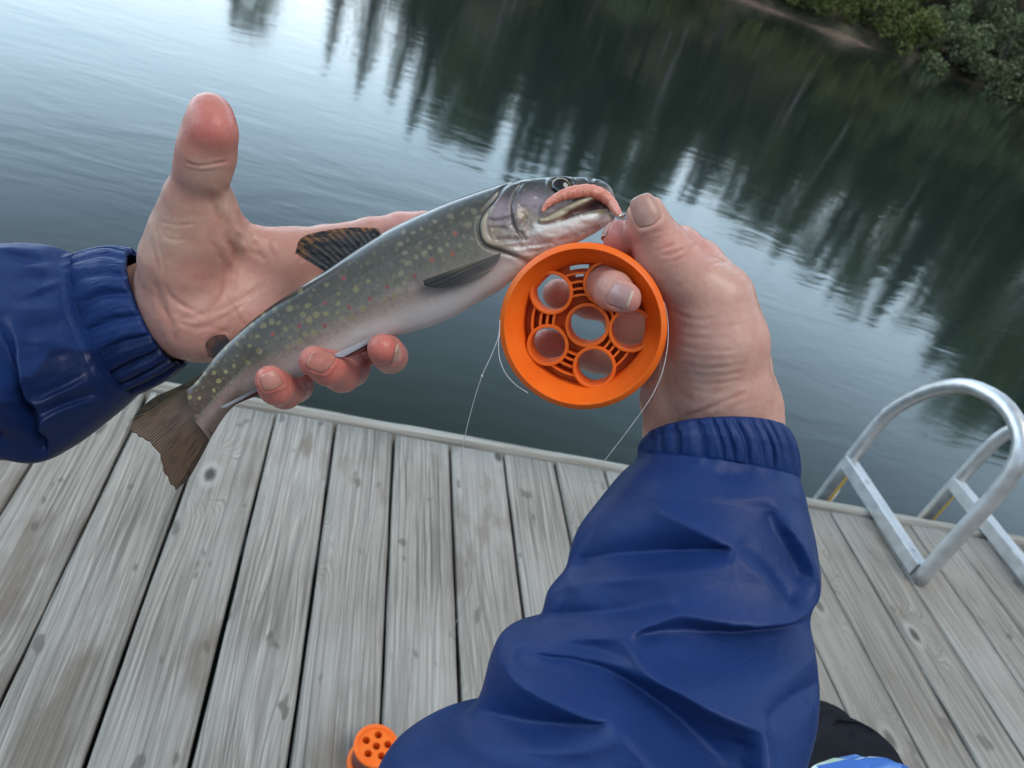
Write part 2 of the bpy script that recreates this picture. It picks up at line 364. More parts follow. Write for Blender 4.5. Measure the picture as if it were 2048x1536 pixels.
SHR = [  # x, dy, width, height, leaf material, label
    (12.6, .35, 2.2, 1.3, 1, 'small yellow green shrub at the left end of the muddy bank'),
    (14.4, .55, 2.6, 1.8, 1, 'rounded yellow green shrub above the muddy bank'),
    (16.2, .55, 2.6, 1.9, 1, 'bright yellow green shrub just left of the big grey green shrub'),
    (18.0, .10, 2.4, 1.7, 1, 'olive shrub where the muddy bank meets the dark undercut'),
    (19.6, -.20, 3.0, 2.6, 0, 'dense grey green shrub overhanging the dark undercut, leftmost of the grey green ones'),
    (21.8, -.25, 3.4, 3.2, 0, 'largest grey green shrub hanging low over the water at the right edge'),
    (24.2, -.2, 3.2, 3.0, 0, 'grey green shrub at the far right edge, cut off by the picture border'),
    (20.8, 2.0, 3.6, 3.4, 0, 'tall grey green shrub standing behind the overhanging ones'),
    (17.6, 2.0, 3.0, 2.6, 1, 'dark olive shrub behind the bright yellow green ones'),
    (23.4, 2.2, 3.6, 3.6, 0, 'tall dim grey green shrub in the top right corner behind the largest one'),
    (26.9, .0, 3.0, 2.6, 0, 'grey green shrub beyond the right border, mirrored in the lake'),
    (29.5, .2, 3.2, 2.4, 1, 'olive shrub farther along the bank, mirrored in the lake'),
    (10.2, .3, 2.4, 1.4, 1, 'low olive shrub left of the muddy bank, mirrored in the lake'),
    (7.6, .3, 2.6, 1.5, 0, 'low grey green shrub left along the bank, mirrored in the lake'),
    (4.6, .3, 2.8, 1.4, 1, 'low yellow green shrub far left along the bank, mirrored in the lake')]
for i, (x, dy, w, h, mk, lab) in enumerate(SHR):
    pr = shrub_proto(100 + i, w, h, 7800 if w > 2.8 else 5200); yb = float(shore_y(x)) + dy
    o = thing('shrub', (0, 0, 0), lab, 'shrub', 'shrubs along the far bank')
    link_mesh('stem', pr[0][0], pr[0][1], M_BARK, o); link_mesh('foliage', pr[1][0], pr[1][1], (M_LEAF, M_LEAF2)[mk], o, smooth=False)
    o.location = (x, yb, hill_z(yb, x) - .02)

# ================================================================== DOCK
t = NT('weathered_wood')
tc = t.n('TexCoord').outputs['Object']; oi = t.n('ObjectInfo').outputs['Random']
offv = t.n('CombineXYZ'); t.l(t.math('MULTIPLY', oi, 37.0), offv.inputs[0]); t.l(t.math('MULTIPLY', oi, 91.0), offv.inputs[1])
va = t.n('VectorMath', operation='ADD'); t.l(tc, va.inputs[0]); t.l(offv.outputs[0], va.inputs[1]); pos = va.outputs[0]
# knots: sparse cells, some of them switched off
vk = t.n('TexVoronoi', voronoi_dimensions='2D', i_Scale=1.0, i_Randomness=1.0); t.l(t.map(pos, (5.5, 3.0, 1)), vk.inputs['Vector'])
on = t.math('GREATER_THAN', t.n('SeparateColor').outputs[0], .58)
sepc = on.node.inputs[0].links[0].from_node; t.l(vk.outputs['Color'], sepc.inputs[0])
kd = t.math('ADD', vk.outputs['Distance'], t.math('MULTIPLY', t.math('SUBTRACT', 1.0, on), 2.0))
kb = t.math('POWER', 2.718, t.math('MULTIPLY', t.math('MULTIPLY', kd, kd), -26.0))          # bulge around the knot
# growth rings: slow drift across the board, bent round the knots
sx = t.n('SeparateXYZ'); t.l(pos, sx.inputs[0])
warp = t.noise(t.map(pos, (6, .75, 1)), 1.0, 2, .5)
ringx = t.math('ADD', t.math('MULTIPLY', sx.outputs[0], 9.0), t.math('ADD', t.math('MULTIPLY', warp, 1.25), t.math('MULTIPLY', kb, 1.3)))
wv = t.n('CombineXYZ'); t.l(ringx, wv.inputs[0])
rings = t.noise(wv.outputs[0], 24.0, 3, .7)
ring = t.ramp(rings, [(.36, 0.0), (.5, .6), (.62, 1.0)])
fib = t.noise(t.map(pos, (420, 7, 1)), 1.0, 3, .6)
fib2 = t.noise(t.map(pos, (125, 2.4, 1)), 1.0, 3, .6)
base = t.mix(ring, (.125, .112, .093), (.41, .385, .342))
base = t.mix(t.math('MULTIPLY', t.ramp(fib2, [(.36, 1.0), (.52, 0.0)]), .75), base, (.105, .095, .08))
base = t.mix(t.math('MULTIPLY', t.ramp(fib, [(.38, 1.0), (.54, 0.0)]), .5), base, (.10, .092, .08))
crk = t.noise(t.map(pos, (150, 1.3, 1)), 1.0, 2, .5)
base = t.mix(t.math('MULTIPLY', t.ramp(crk, [(.63, 0.0), (.67, 1.0)]), .75), base, (.045, .04, .034))
base = t.mix(t.math('MULTIPLY', t.ramp(t.noise(pos, 2.4, 3), [(.45, 0.0), (.7, 1.0)]), .35), base, (.45, .438, .415))
big = t.noise(t.map(pos, (6, 2.0, 1)), 1.0, 4, .6)
base = t.mix(t.math('MULTIPLY', t.ramp(big, [(.58, 0.0), (.66, 1.0)]), .65), base, (.125, .092, .066))       # brown damp stains
spk = t.noise(t.map(pos, (22, 11, 1)), 1.0, 2, .5)
base = t.mix(t.math('MULTIPLY', t.ramp(spk, [(.66, 0.0), (.70, 1.0)]), .75), base, (.09, .08, .07))
base = t.mix(t.ramp(kd, [(.035, 1.0), (.075, 0.0)]), base, (.035, .032, .03))
base = t.mix(t.math('MULTIPLY', t.ramp(kd, [(.06, 0.0), (.085, 1.0), (.10, 1.0), (.15, 0.0)]), .55), base, (.40, .39, .365))
base = t.mix(t.math('MULTIPLY', oi, .48), base, (.185, .168, .142))
t.l(base, t.b.inputs['Base Color']); t.set(Roughness=.78)
b1 = t.bump(t.math('ADD', t.math('MULTIPLY', rings, .9), t.math('MULTIPLY', fib, .6)), .75, .0022)
M_WOOD = t.m
M_DARKWOOD = simple('dark_joist_wood', (.05, .045, .035), .9)

dock = thing('dock', (0, 0, 0), 'weathered grey plank dock at the edge of the dark lake', 'dock')
PW, X0, YE = 0.1166 * 1.244, 0.3037 * 1.244, 1.2173 * 1.244
def plank_mesh(L0, L1, w, th, seed):
    """plank along Y with rounded arrises and slightly uneven surface; local x centred"""
    rg = np.random.default_rng(seed); h = w / 2; r = .0045
    prof = [(-h, -th), (-h, -r), (-h + .0013, -.0013), (-h + r, 0), (-h * .5, .0006), (0, .0009), (h * .5, .0006), (h - r, 0), (h - .0013, -.0013), (h, -r), (h, -th)]
    ys = np.linspace(L0, L1, 26); V = []
    ph1, ph2, a1 = rg.uniform(0, 6, 2).tolist() + [rg.uniform(.3, 1)]
    for y in ys:
        for k, (x, z) in enumerate(prof):
            wob = .0011 * math.sin(y * 5 + ph1) + .0009 * rg.normal() * (abs(x) > h - .006)
            V.append((x + wob, y, z + .0012 * a1 * math.sin(y * 2.2 + ph2) * (z > -.01)))
    n = len(prof); F = [(i * n + k, i * n + k + 1, (i + 1) * n + k + 1, (i + 1) * n + k) for i in range(25) for k in range(n - 1)]
    F += [(k * n, (k + 1) * n, (k + 1) * n + n - 1, k * n + n - 1) for k in range(25)]
    F += [tuple(range(n - 1, -1, -1)), tuple(25 * n + k for k in range(n))]
    return V, [f[::-1] for f in F]
pms = []
for k in range(4):
    V, F = plank_mesh(-1.6, YE - .004 - .002 * k, PW - .0064 - .0005 * k, .036, k); me = bpy.data.meshes.new('plank'); me.from_pydata(V, [], F); me.update()
    me.polygons.foreach_set('use_smooth', np.ones(len(me.polygons), bool)); me.materials.append(M_WOOD); pms.append(me)
rp = random.Random(3)
for k in range(-14, 19):
    o = bpy.data.objects.new('plank', pms[rp.randrange(4)]); COL.objects.link(o); o.parent = dock
    o.location = (X0 + (k - .5) * PW, 0, rp.uniform(-.0015, .0015)); o.rotation_euler = (0, rp.uniform(-.006, .006), 0)
# rim board along the water side, with worn round edges
xs = np.linspace(-3, 3.2, 160); mb = []
prof = [(.003, -.14), (.003, -.004), (.006, .002), (.014, .0055), (.024, .006), (.033, .0035), (.038, -.004), (.040, -.02), (.040, -.14)]
for i, x in enumerate(xs):
    for k, (y, z) in enumerate(prof):
        n = float(vnoise(np.array([x * 14, k * .7]), 4)); mb.append((x, YE + y + .0012 * n * (k > 4), z + .0016 * n * (k in (2, 3, 4, 5, 6))))
V = np.array(mb); n = len(prof)
F = grid_faces(len(xs), n)[:, ::-1]
F = np.vstack([F, np.stack([np.arange(len(xs) - 1) * n, (np.arange(len(xs) - 1) + 1) * n, (np.arange(len(xs) - 1) + 1) * n + n - 1, np.arange(len(xs) - 1) * n + n - 1], 1)])
t = NT('weathered_rim_wood'); g = t.n('TexCoord').outputs['Object']
f1 = t.noise(t.map(g, (3, 120, 60)), 1.0, 3, .6); f2 = t.noise(t.map(g, (2, 6, 6)), 1.0, 3)
c = t.mix(t.ramp(f1, [(.35, 0.0), (.6, 1.0)]), (.20, .195, .17), (.36, .355, .33)); c = t.mix(t.math('MULTIPLY', t.ramp(f2, [(.5, 0.0), (.75, 1.0)]), .5), c, (.15, .14, .10))
t.l(c, t.b.inputs['Base Color']); t.set(Roughness=.8); t.bump(f1, .5, .002); M_RIM = t.m
link_mesh('rim_board', V, F, M_RIM, dock)
for i, y in enumerate((1.30, .62, -.1, -.9)):
    b = MB(); b.box((0, y, -.115), (3.1, 0, 0), (0, .019, 0), (0, 0, .072)); link_mesh('joist', *b.out(), M_DARKWOOD, dock, smooth=False)

# ================================================================== BOARDING LADDER
t = NT('brushed_aluminium'); g = t.n('TexCoord').outputs['Object']
n = t.noise(t.map(g, (30, 30, 30)), 1.0, 4); t.set(Metallic=.75)
t.l(t.ramp(n, [(.3, (.52, .53, .54)), (.7, (.66, .67, .68))]), t.b.inputs['Base Color']); t.l(t.ramp(n, [(.3, .34), (.7, .5)]), t.b.inputs['Roughness']); M_ALU = t.m
M_YEL = simple('yellow_plastic', (.62, .42, .05), .5)
lad = thing('dock_ladder', (1.705, 1.5, 0), 'aluminium boarding ladder with two hoop handrails on the dock edge', 'ladder')
XA, XB = 1.705, 2.135
for x in (XA, XB):
    pr = [(1.272, .006), (1.274, .2), (1.276, .36), (1.292, .44), (1.33, .488), (1.40, .512), (1.47, .508), (1.56, .474), (1.635, .405), (1.69, .32), (1.722, .24), (1.732, .1), (1.735, -.1), (1.737, -.5), (1.738, -1.1)]
    p = spline([(y, z) for y, z in pr], 70); p3 = np.stack([np.full(70, x), p[:, 0], p[:, 1]], 1)
    rail = link_mesh('handrail', *tube(p3, .0212, 18), M_ALU, lad)
    b = MB(); b.add(*tube([(x + .055, 1.765, -.11), (x + .055, 1.765, -.9)], .0155, 12)); link_mesh('inner_post', *b.out(), M_ALU, lad)
    b = MB(); b.box((x + .0235, 1.733, -.19), (.005, 0, 0), (0, .010, 0), (0, 0, .17)); link_mesh('yellow_guide', *b.out(), M_YEL, lad, smooth=False)
    # rectangular mounting bar lying on the deck and running out over the edge
    w, hh_ = .019, .021; c0, c1 = 1.29, 1.735
    pf = [(-w, .009), (-w, .009 + 2 * hh_ - .003), (-w + .003, .009 + 2 * hh_), (w - .003, .009 + 2 * hh_), (w, .009 + 2 * hh_ - .003), (w, .009)]
    V = [(x - .004 + a, y, z) for y in (c0, c1) for a, z in pf]; m = len(pf)
    F = [(k, (k + 1) % m, m + (k + 1) % m, m + k) for k in range(m)] + [tuple(range(m))[::-1], tuple(range(m, 2 * m))]
    bar = link_mesh('mounting_bar', V, F, M_ALU, lad, smooth=False)
    for y in (1.345, 1.62):
        a = np.arange(8) * np.pi / 4; V = [(x - .004 + .007 * np.cos(q), y + .007 * np.sin(q), z) for z in (.0512, .0562) for q in a]
        link_mesh('bolt', V, [(k, (k + 1) % 8, 8 + (k + 1) % 8, 8 + k) for k in range(8)] + [tuple(range(8, 16))], M_ALU, bar, smooth=False)
for z in (-.20, -.48, -.76):
    b = MB(); b.box(((XA + XB) / 2, 1.75, z), ((XB - XA) / 2 - .01, 0, 0), (0, .03, 0), (0, 0, .012)); link_mesh('rung', *b.out(), M_YEL if z > -.3 else M_ALU, lad, smooth=False)
# ================================================================== IMPLICIT SURFACES (for the hands)
def CP(px, py, z):
    """camera-frame point (right, down, depth) for photo pixel and depth"""
    return np.array([(px - 1024) / FOC * z, (py - 768) / FOC * z, z])
def to_world(q):
    q = np.asarray(q, float); return CAM + q[..., :1] * CR + q[..., 1:2] * CD + q[..., 2:3] * CF
class Sdf:
    def __init__(s, lo, hi, h):
        s.lo = np.asarray(lo, float); s.h = h; s.n = np.ceil((np.asarray(hi) - s.lo) / h).astype(int) + 1
        s.d = np.full(s.n, .05, np.float32)
    def block(s, lo, hi):
        a = np.clip(np.floor((lo - s.lo) / s.h).astype(int), 0, s.n - 1); b = np.clip(np.ceil((hi - s.lo) / s.h).astype(int) + 1, 1, s.n)
        sl = tuple(slice(i, j) for i, j in zip(a, b))
        g = np.meshgrid(*[s.lo[k] + np.arange(a[k], b[k]) * s.h for k in range(3)], indexing='ij', sparse=True); return sl, g
    def cone(s, a, b, ra, rb, k=.004, sub=False, sq=None):
        """tapered capsule; sq=(axis vector, factor) flattens it along that axis"""
        a = np.asarray(a, float); b = np.asarray(b, float); R = max(ra, rb) + k + .004
        sl, g = s.block(np.minimum(a, b) - R, np.maximum(a, b) + R)
        e = b - a; l2 = e @ e + 1e-12
        x, y, z = [gg - aa for gg, aa in zip(g, a)]
        t = np.clip((x * e[0] + y * e[1] + z * e[2]) / l2, 0, 1)
        dx, dy, dz = x - t * e[0], y - t * e[1], z - t * e[2]
        if sq is None: d = np.sqrt(dx * dx + dy * dy + dz * dz) - (ra + (rb - ra) * t)
        else:
            ax = np.asarray(sq[0], float); ax /= np.linalg.norm(ax); c = dx * ax[0] + dy * ax[1] + dz * ax[2]; f = 1 / sq[1] ** 2 - 1
            d = np.sqrt(np.maximum(dx * dx + dy * dy + dz * dz + f * c * c, 0)) - (ra + (rb - ra) * t)
        s.put(sl, d.astype(np.float32), k, sub)
    def put(s, sl, d, k, sub=False):
        o = s.d[sl]
        if sub: h = np.maximum(k - np.abs(o + d), 0) / k; s.d[sl] = np.maximum(o, -d) + h * h * k * .25
        else: h = np.maximum(k - np.abs(o - d), 0) / k; s.d[sl] = np.minimum(o, d) - h * h * k * .25
    def chain(s, pts, k=.003, kj=None, F=None):
        """pts: (px,py,z,r_px) list -> union of tapered capsules (own grid region), then merged with blend k"""
        q = [(CP(*p[:3]), p[3] / FOC * p[2]) for p in pts]
        if kj is None: kj = .002
        t = Sdf.__new__(Sdf); t.lo, t.h, t.n = s.lo, s.h, s.n
        lo = np.min([c - r for c, r in q], 0) - k - .006; hi = np.max([c + r for c, r in q], 0) + k + .006
        sl, g = s.block(lo, hi); t.lo = s.lo + np.array([w.start for w in sl]) * s.h; t.n = np.array([w.stop - w.start for w in sl]); t.d = np.full(t.n, .05, np.float32)
        for (a, ra), (b, rb) in zip(q[:-1], q[1:]): t.cone(a, b, ra, rb, kj)
        s.put(sl, t.d, k)
    def ball(s, px, py, z, r, k=.004, sc=(1, 1, 1), sub=False):
        c = CP(px, py, z); r = r / FOC * z; sc = np.asarray(sc, float); R = r * sc + k + .004
        sl, g = s.block(c - R, c + R); x, y, z_ = [(gg - cc) / q for gg, cc, q in zip(g, c, sc)]
        s.put(sl, ((np.sqrt(x * x + y * y + z_ * z_) - r) * sc.min()).astype(np.float32), k, sub)
    def blur(s, it=1):
        for _ in range(it):
            for ax in range(3):
                d = s.d; a = np.roll(d, 1, ax); b = np.roll(d, -1, ax); s.d = .25 * a + .5 * d + .25 * b
    def sample(s, p):
        q = (np.asarray(p) - s.lo) / s.h; i = np.clip(np.floor(q).astype(int), 0, s.n - 2); f = q - i; out = 0
        for c in range(8):
            o = np.array([c & 1, (c >> 1) & 1, c >> 2]); w = np.prod(np.where(o == 1, f, 1 - f), -1); j = i + o
            out = out + w * s.d[j[..., 0], j[..., 1], j[..., 2]]
        return out
    def grad(s, p):
        e = s.h; G = np.stack([s.sample(p + e * np.eye(3)[k]) - s.sample(p - e * np.eye(3)[k]) for k in range(3)], -1)
        return G / (np.linalg.norm(G, axis=-1, keepdims=True) + 1e-12)
    def mesh(s):
        d = s.d; neg = d < 0; n = s.n
        c = [neg[i:n[0] - 1 + i, j:n[1] - 1 + j, k:n[2] - 1 + k] for i in (0, 1) for j in (0, 1) for k in (0, 1)]
        cnt = sum(x.astype(np.int8) for x in c); act = (cnt > 0) & (cnt < 8); idx = np.full(act.shape, -1, np.int64); I = np.argwhere(act); idx[act] = np.arange(len(I))
        acc = np.zeros((len(I), 3)); num = np.zeros(len(I)); cor = [np.array([i, j, k]) for i in (0, 1) for j in (0, 1) for k in (0, 1)]
        val = [d[I[:, 0] + o[0], I[:, 1] + o[1], I[:, 2] + o[2]].astype(float) for o in cor]
        for a in range(8):
            for b in range(a + 1, 8):
                if np.abs(cor[a] - cor[b]).sum() != 1: continue
                m = (val[a] < 0) != (val[b] < 0); t = np.where(m, val[a] / (val[a] - val[b] + 1e-20), 0)
                acc += np.where(m[:, None], cor[a] + t[:, None] * (cor[b] - cor[a]), 0); num += m
        V = s.lo + (I + acc / num[:, None]) * s.h; F = []
        for ax in range(3):
            u, v = (ax + 1) % 3, (ax + 2) % 3; sl0 = [slice(1, -1)] * 3; sl0[ax] = slice(0, -1); sl1 = list(sl0); sl1[ax] = slice(1, None)
            A = neg[tuple(sl0)]; B = neg[tuple(sl1)]; E = np.argwhere(A != B); 
            if not len(E): continue
            st = A[tuple(E.T)]; E = E + 1; E[:, ax] -= 1
            def cell(du, dv):
                q = E.copy(); q[:, u] += du; q[:, v] += dv; return idx[q[:, 0], q[:, 1], q[:, 2]]
            f = np.stack([cell(-1, -1), cell(0, -1), cell(0, 0), cell(-1, 0)], 1); f[~st] = f[~st][:, ::-1]; F.append(f)
        F = np.concatenate(F); F = F[(F >= 0).all(1)]
        for _ in range(3):                                      # relax onto the surface
            g = s.grad(V); V = V - g * s.sample(V)[:, None]
        return V, F
def smooth_verts(V, F, it=1, w=.5):
    n = len(V); e = np.concatenate([F[:, [0, 1]], F[:, [1, 2]], F[:, [2, 3]], F[:, [3, 0]]])
    for _ in range(it):
        s = np.zeros((n, 3)); c = np.zeros(n)
        for k in range(3): s[:, k] = np.bincount(e[:, 0], V[e[:, 1], k], n) + np.bincount(e[:, 1], V[e[:, 0], k], n)
        c = np.bincount(e[:, 0], minlength=n) + np.bincount(e[:, 1], minlength=n); V = V + w * (s / np.maximum(c, 1)[:, None] - V)
    return V
def vert_normals(V, F):
    fn = np.cross(V[F[:, 2]] - V[F[:, 0]], V[F[:, 3]] - V[F[:, 1]]); N = np.zeros_like(V)
    for k in range(3):
        for c in range(4): N[:, k] += np.bincount(F[:, c], fn[:, k], len(V))
    return N / (np.linalg.norm(N, axis=1)[:, None] + 1e-12)
def cam_px(q): return 1024 + FOC * q[..., 0] / q[..., 2], 768 + FOC * q[..., 1] / q[..., 2]
def creases(px, py, front, lines):
    """relief (metres, negative = groove) from 2-D crease lines drawn on the camera-facing skin"""
    h = np.zeros(px.shape)
    for poly, depth, w in lines:
        p = np.asarray(poly, float); p = spline(p, max(8, len(p) * 6)) if len(p) > 2 else p
        m = (px > p[:, 0].min() - 6 * w) & (px < p[:, 0].max() + 6 * w) & (py > p[:, 1].min() - 6 * w) & (py < p[:, 1].max() + 6 * w) & front
        if not m.any(): continue
        d, t = pl_dist(px[m], py[m], p); tap = sstep(0, .15, t) * sstep(1, .85, t)
        wob = .65 + .5 * vnoise(np.stack([px[m] / 14, py[m] / 14], -1), 13); tap = tap * wob
        h[m] += -depth * tap * (np.exp(-(d / w) ** 2) - .45 * np.exp(-((d - 2.2 * w) / (1.3 * w)) ** 2))
    return h
def ray_n(c, nx, ny): return np.array([nx, ny, 0.]) - np.asarray(c) / np.linalg.norm(c)
def nail_fold(V, N, specs):
    """skin relief round each nail: bed pressed in, folds standing up at the sides and the root"""
    h = np.zeros(len(V))
    for c, t, n, hw, hl in [q[:5] for q in specs]:
        c, t, n = map(lambda q: np.asarray(q, float), (c, t, n)); t = t / np.linalg.norm(t); n = n - t * (n @ t); n /= np.linalg.norm(n); b = np.cross(n, t)
        d = V - c; m = (np.abs(d @ n) < .012) & (N @ n > .1); u = d @ t / hl; v = d @ b / hw; rho = (np.abs(u) ** 4 + np.abs(v) ** 4) ** .25
        side = sstep(1.05, .5, u); h += m * (-.00045 * sstep(1.08, .92, rho) + .0005 * np.exp(-((rho - 1.22) / .13) ** 2) * side)
    return h
def nail(sdf, name, parent, mat, c, t, n, hw, hl, lift=.00035, free=.12, sq=4.0, col=(.50, .27, .215)):
    """fingernail plate laid on the finger: c centre, t towards the tip, n outward (camera frame), half sizes in metres"""
    c, t, n = map(lambda q: np.asarray(q, float), (c, t, n)); t = t / np.linalg.norm(t); n = n - t * (n @ t); n /= np.linalg.norm(n); b = np.cross(n, t)
    nu, nv = 22, 18; u = np.linspace(-1, 1, nu)[:, None]; v = np.linspace(-1, 1, nv)[None]
    wv = (1 - np.abs(np.where(u < 0, u, u * .93)) ** sq) ** (1 / sq); wv = np.maximum(wv, .25)
    p = c + (u * hl)[..., None] * t + (v * wv * hw)[..., None] * b + n * .006
    for _ in range(40): p = p - n * np.clip(sdf.sample(p), -.001, .001)[..., None] * .8
    # the plate is stiffer than the flesh: straight beyond the last third, smoothed along its length
    i0 = int(nu * .60); d_ = (p[i0] - p[i0 - 7]) / (u[i0, 0] - u[i0 - 7, 0])
    for i in range(i0 + 1, nu): e_ = u[i, 0] - u[i0, 0]; p[i] = p[i0] + d_ * e_ - n * (.0012 * e_ ** 2) + (p[i, :, :] - p[i0, :, :] - d_ * e_) @ b[:, None] * b
    for _ in range(3): p[1:-1] = .5 * p[1:-1] + .25 * (p[2:] + p[:-2])
    arch = lift * (1.0 - .75 * np.abs(v) ** 3) * (1 - .5 * np.clip(-u, 0, 1) ** 4)
    g = sdf.grad(p); top = p + g * arch[..., None]; edge = sstep(.8, 1, u) * np.ones_like(v)
    top = top + t * (edge * .0003)[..., None]; bot = p - g * .0006
    V = np.concatenate([top.reshape(-1, 3), bot.reshape(-1, 3)]); f = grid_faces(nu, nv); N = nu * nv; F = [tuple(q) for q in f] + [tuple(q[::-1] + N) for q in f]
    for i in range(nu - 1):
        for j in (0, nv - 1):
            q = (i * nv + j, (i + 1) * nv + j, (i + 1) * nv + j + N, i * nv + j + N); F.append(q if j == 0 else q[::-1])
    for j in range(nv - 1):
        for i in (0, nu - 1):
            q = (i * nv + j, i * nv + j + 1, i * nv + j + 1 + N, i * nv + j + N); F.append(q if i else q[::-1])
    U = np.tile(np.broadcast_to(u, (nu, nv)).reshape(-1), 2); Vv = np.tile((v * np.ones_like(u)).reshape(-1), 2)
    tint = np.asarray(col) + (np.array([.58, .48, .38]) - np.asarray(col)) * sstep(1 - 2 * free, 1 - 2 * free + .05, U + .10 * (1 - Vv ** 2) - .1)[:, None]
    lun = sstep(.75, .45, np.hypot((U + 1.05) * 1.3, Vv * 1.1)) * .5; tint = tint + (np.array([.58, .37, .31]) - tint) * lun[:, None] * .5
    W = to_world(V); cen = W.mean(0); o = link_mesh(name, W, F, mat, parent, cols={'tint': tint})
    me = o.data
    return o

# ---- skin
t = NT('skin'); a = t.n('Attribute', attribute_name='tint'); tc = t.n('TexCoord').outputs['Object']
mott = t.noise(tc, 120, 3, .6); c = t.mix(t.math('MULTIPLY', t.ramp(mott, [(.40, 0.0), (.68, 1.0)]), .38), a.outputs['Color'], (.43, .165, .13))
mot2 = t.noise(tc, 420, 3, .6); c = t.mix(t.math('MULTIPLY', t.ramp(mot2, [(.45, 0.0), (.7, 1.0)]), .22), c, (.52, .36, .28))
fine = t.n('TexVoronoi', feature='DISTANCE_TO_EDGE', i_Scale=900.0); wv_ = t.n('VectorMath', operation='ADD'); t.l(tc, wv_.inputs[0])
nz = t.n('TexNoise', i_Scale=300.0, i_Detail=2.0); t.l(tc, nz.inputs['Vector']); sc_ = t.n('VectorMath', operation='SCALE'); t.l(nz.outputs['Color'], sc_.inputs[0]); sc_.inputs['Scale'].default_value = .0015; t.l(sc_.outputs[0], wv_.inputs[1]); t.l(wv_.outputs[0], fine.inputs['Vector'])
t.l(c, t.b.inputs['Base Color']); t.set(Roughness=.42, Subsurface_Weight=.18, Subsurface_Scale=.0045, IOR=1.42, Specular_IOR_Level=.36)
t.b.inputs['Subsurface Radius'].default_value = (1.0, .32, .18)
b_ = t.bump(t.ramp(fine.outputs['Distance'], [(.0, 0.0), (.25, 1.0)]), .34, .00014); b_ = t.bump(t.noise(tc, 700, 3, .65), .18, .0003, b_)
rg_ = t.noise(tc, 60, 2); t.l(t.ramp(rg_, [(.38, .27), (.62, .52)]), t.b.inputs['Roughness']); t.set(Coat_Weight=.05, Coat_Roughness=.15); M_SKIN = t.m
t = NT('fingernail'); a = t.n('Attribute', attribute_name='tint'); t.l(a.outputs['Color'], t.b.inputs['Base Color']); t.set(Roughness=.34, Subsurface_Weight=.1, Subsurface_Scale=.002, Specular_IOR_Level=.3, Coat_Weight=.12, Coat_Roughness=.2)
tc = t.n('TexCoord').outputs['Object']; t.bump(t.noise(tc, 700, 2), .1, .0002); M_NAIL = t.m

# ================================================================== THE PERSON
person = thing('person', P(1300, 1500, .42), 'person in a navy rain jacket holding up a trout and an orange reel', 'person')
def fin_lines(*a): pass
PALM = np.array([.48, .258, .205]); RED = np.array([.54, .125, .105]); DORS = np.array([.55, .318, .258]); PALE = np.array([.62, .45, .36])
def skin_tint(px, py, base, spots):
    c = np.broadcast_to(base, px.shape + (3,)).copy()
    for (x, y, r, col, w) in spots:
        f = w * np.exp(-((px - x) ** 2 + (py - y) ** 2) / r ** 2); c += (np.asarray(col) - c) * f[..., None]
    return c

# ------------------------------------------------------------------ left hand: open palm, thumb up, fingers under the fish
VX = .0010
lo = np.minimum(CP(200, 160, .38), CP(200, 160, .53)); hi = np.maximum(CP(900, 850, .53), CP(900, 850, .38)); lo[2], hi[2] = .375, .535
L = Sdf(lo, hi, VX)
# palm slab
L.chain([(395, 445, .438, 66), (372, 520, .450, 84), (370, 590, .462, 88)], .012, .006)          # thenar
L.chain([(372, 590, .474, 76), (300, 590, .482, 62), (180, 640, .485, 66)], .016, .006)           # wrist upper
L.chain([(395, 640, .470, 74), (330, 654, .478, 60), (180, 690, .485, 60)], .014, .006)           # wrist lower
L.chain([(405, 640, .466, 76), (490, 640, .474, 66), (560, 655, .478, 48)], .014, .006)           # hypothenar / little finger side
L.chain([(390, 560, .476, 74), (480, 555, .482, 66), (560, 545, .482, 55)], .016, .006)           # middle of the palm
L.chain([(430, 500, .470, 52), (500, 510, .474, 46), (575, 522, .478, 52)], .014, .006)           # towards the index
L.chain([(430, 600, .474, 76), (520, 600, .482, 62), (585, 600, .482, 50)], .016, .006)
# thumb
L.chain([(421, 231, .402, 44), (419, 262, .404, 47.5), (414, 300, .408, 46.5), (410, 326, .412, 45)], .006, .004)
L.chain([(412, 312, .410, 45.5), (402, 350, .416, 45), (392, 394, .426, 58), (390, 450, .438, 76)], .012, .004)
L.ball(430, 262, .398, 38, .008)                                                                 # pad
# web between thumb and index
L.chain([(424, 395, .434, 26), (452, 455, .452, 26), (520, 492, .466, 24), (585, 500, .476, 32)], .014, .005)
# index along the back of the fish
L.chain([(575, 520, .480, 50), (650, 492, .482, 40), (740, 470, .478, 33), (800, 455, .474, 29), (850, 446, .468, 25)], .010, .004)
# middle, ring, little finger: behind the fish, curling up in front of the belly
L.chain([(590, 575, .486, 46), (690, 625, .488, 36), (760, 690, .474, 33)], .008, .003)
L.chain([(760, 690, .474, 33), (781, 713, .446, 33), (773, 704, .420, 33), (764, 697, .407, 30)], .003, .003)
L.chain([(580, 625, .486, 44), (650, 690, .484, 35), (702, 738, .464, 35)], .008, .003)
L.chain([(702, 738, .464, 35), (684, 748, .432, 36), (655, 735, .413, 35), (628, 722, .402, 31)], .003, .003)
L.chain([(555, 665, .482, 42), (590, 730, .474, 32), (592, 772, .452, 32)], .008, .003)
L.chain([(592, 772, .452, 32), (570, 784, .426, 33), (553, 775, .410, 34), (540, 760, .402, 30)], .003, .003)
L.blur(1)
V, F = L.mesh(); V = smooth_verts(V, F, 2, .4); N = vert_normals(V, F); px, py = cam_px(V); front = N[:, 2] < .1
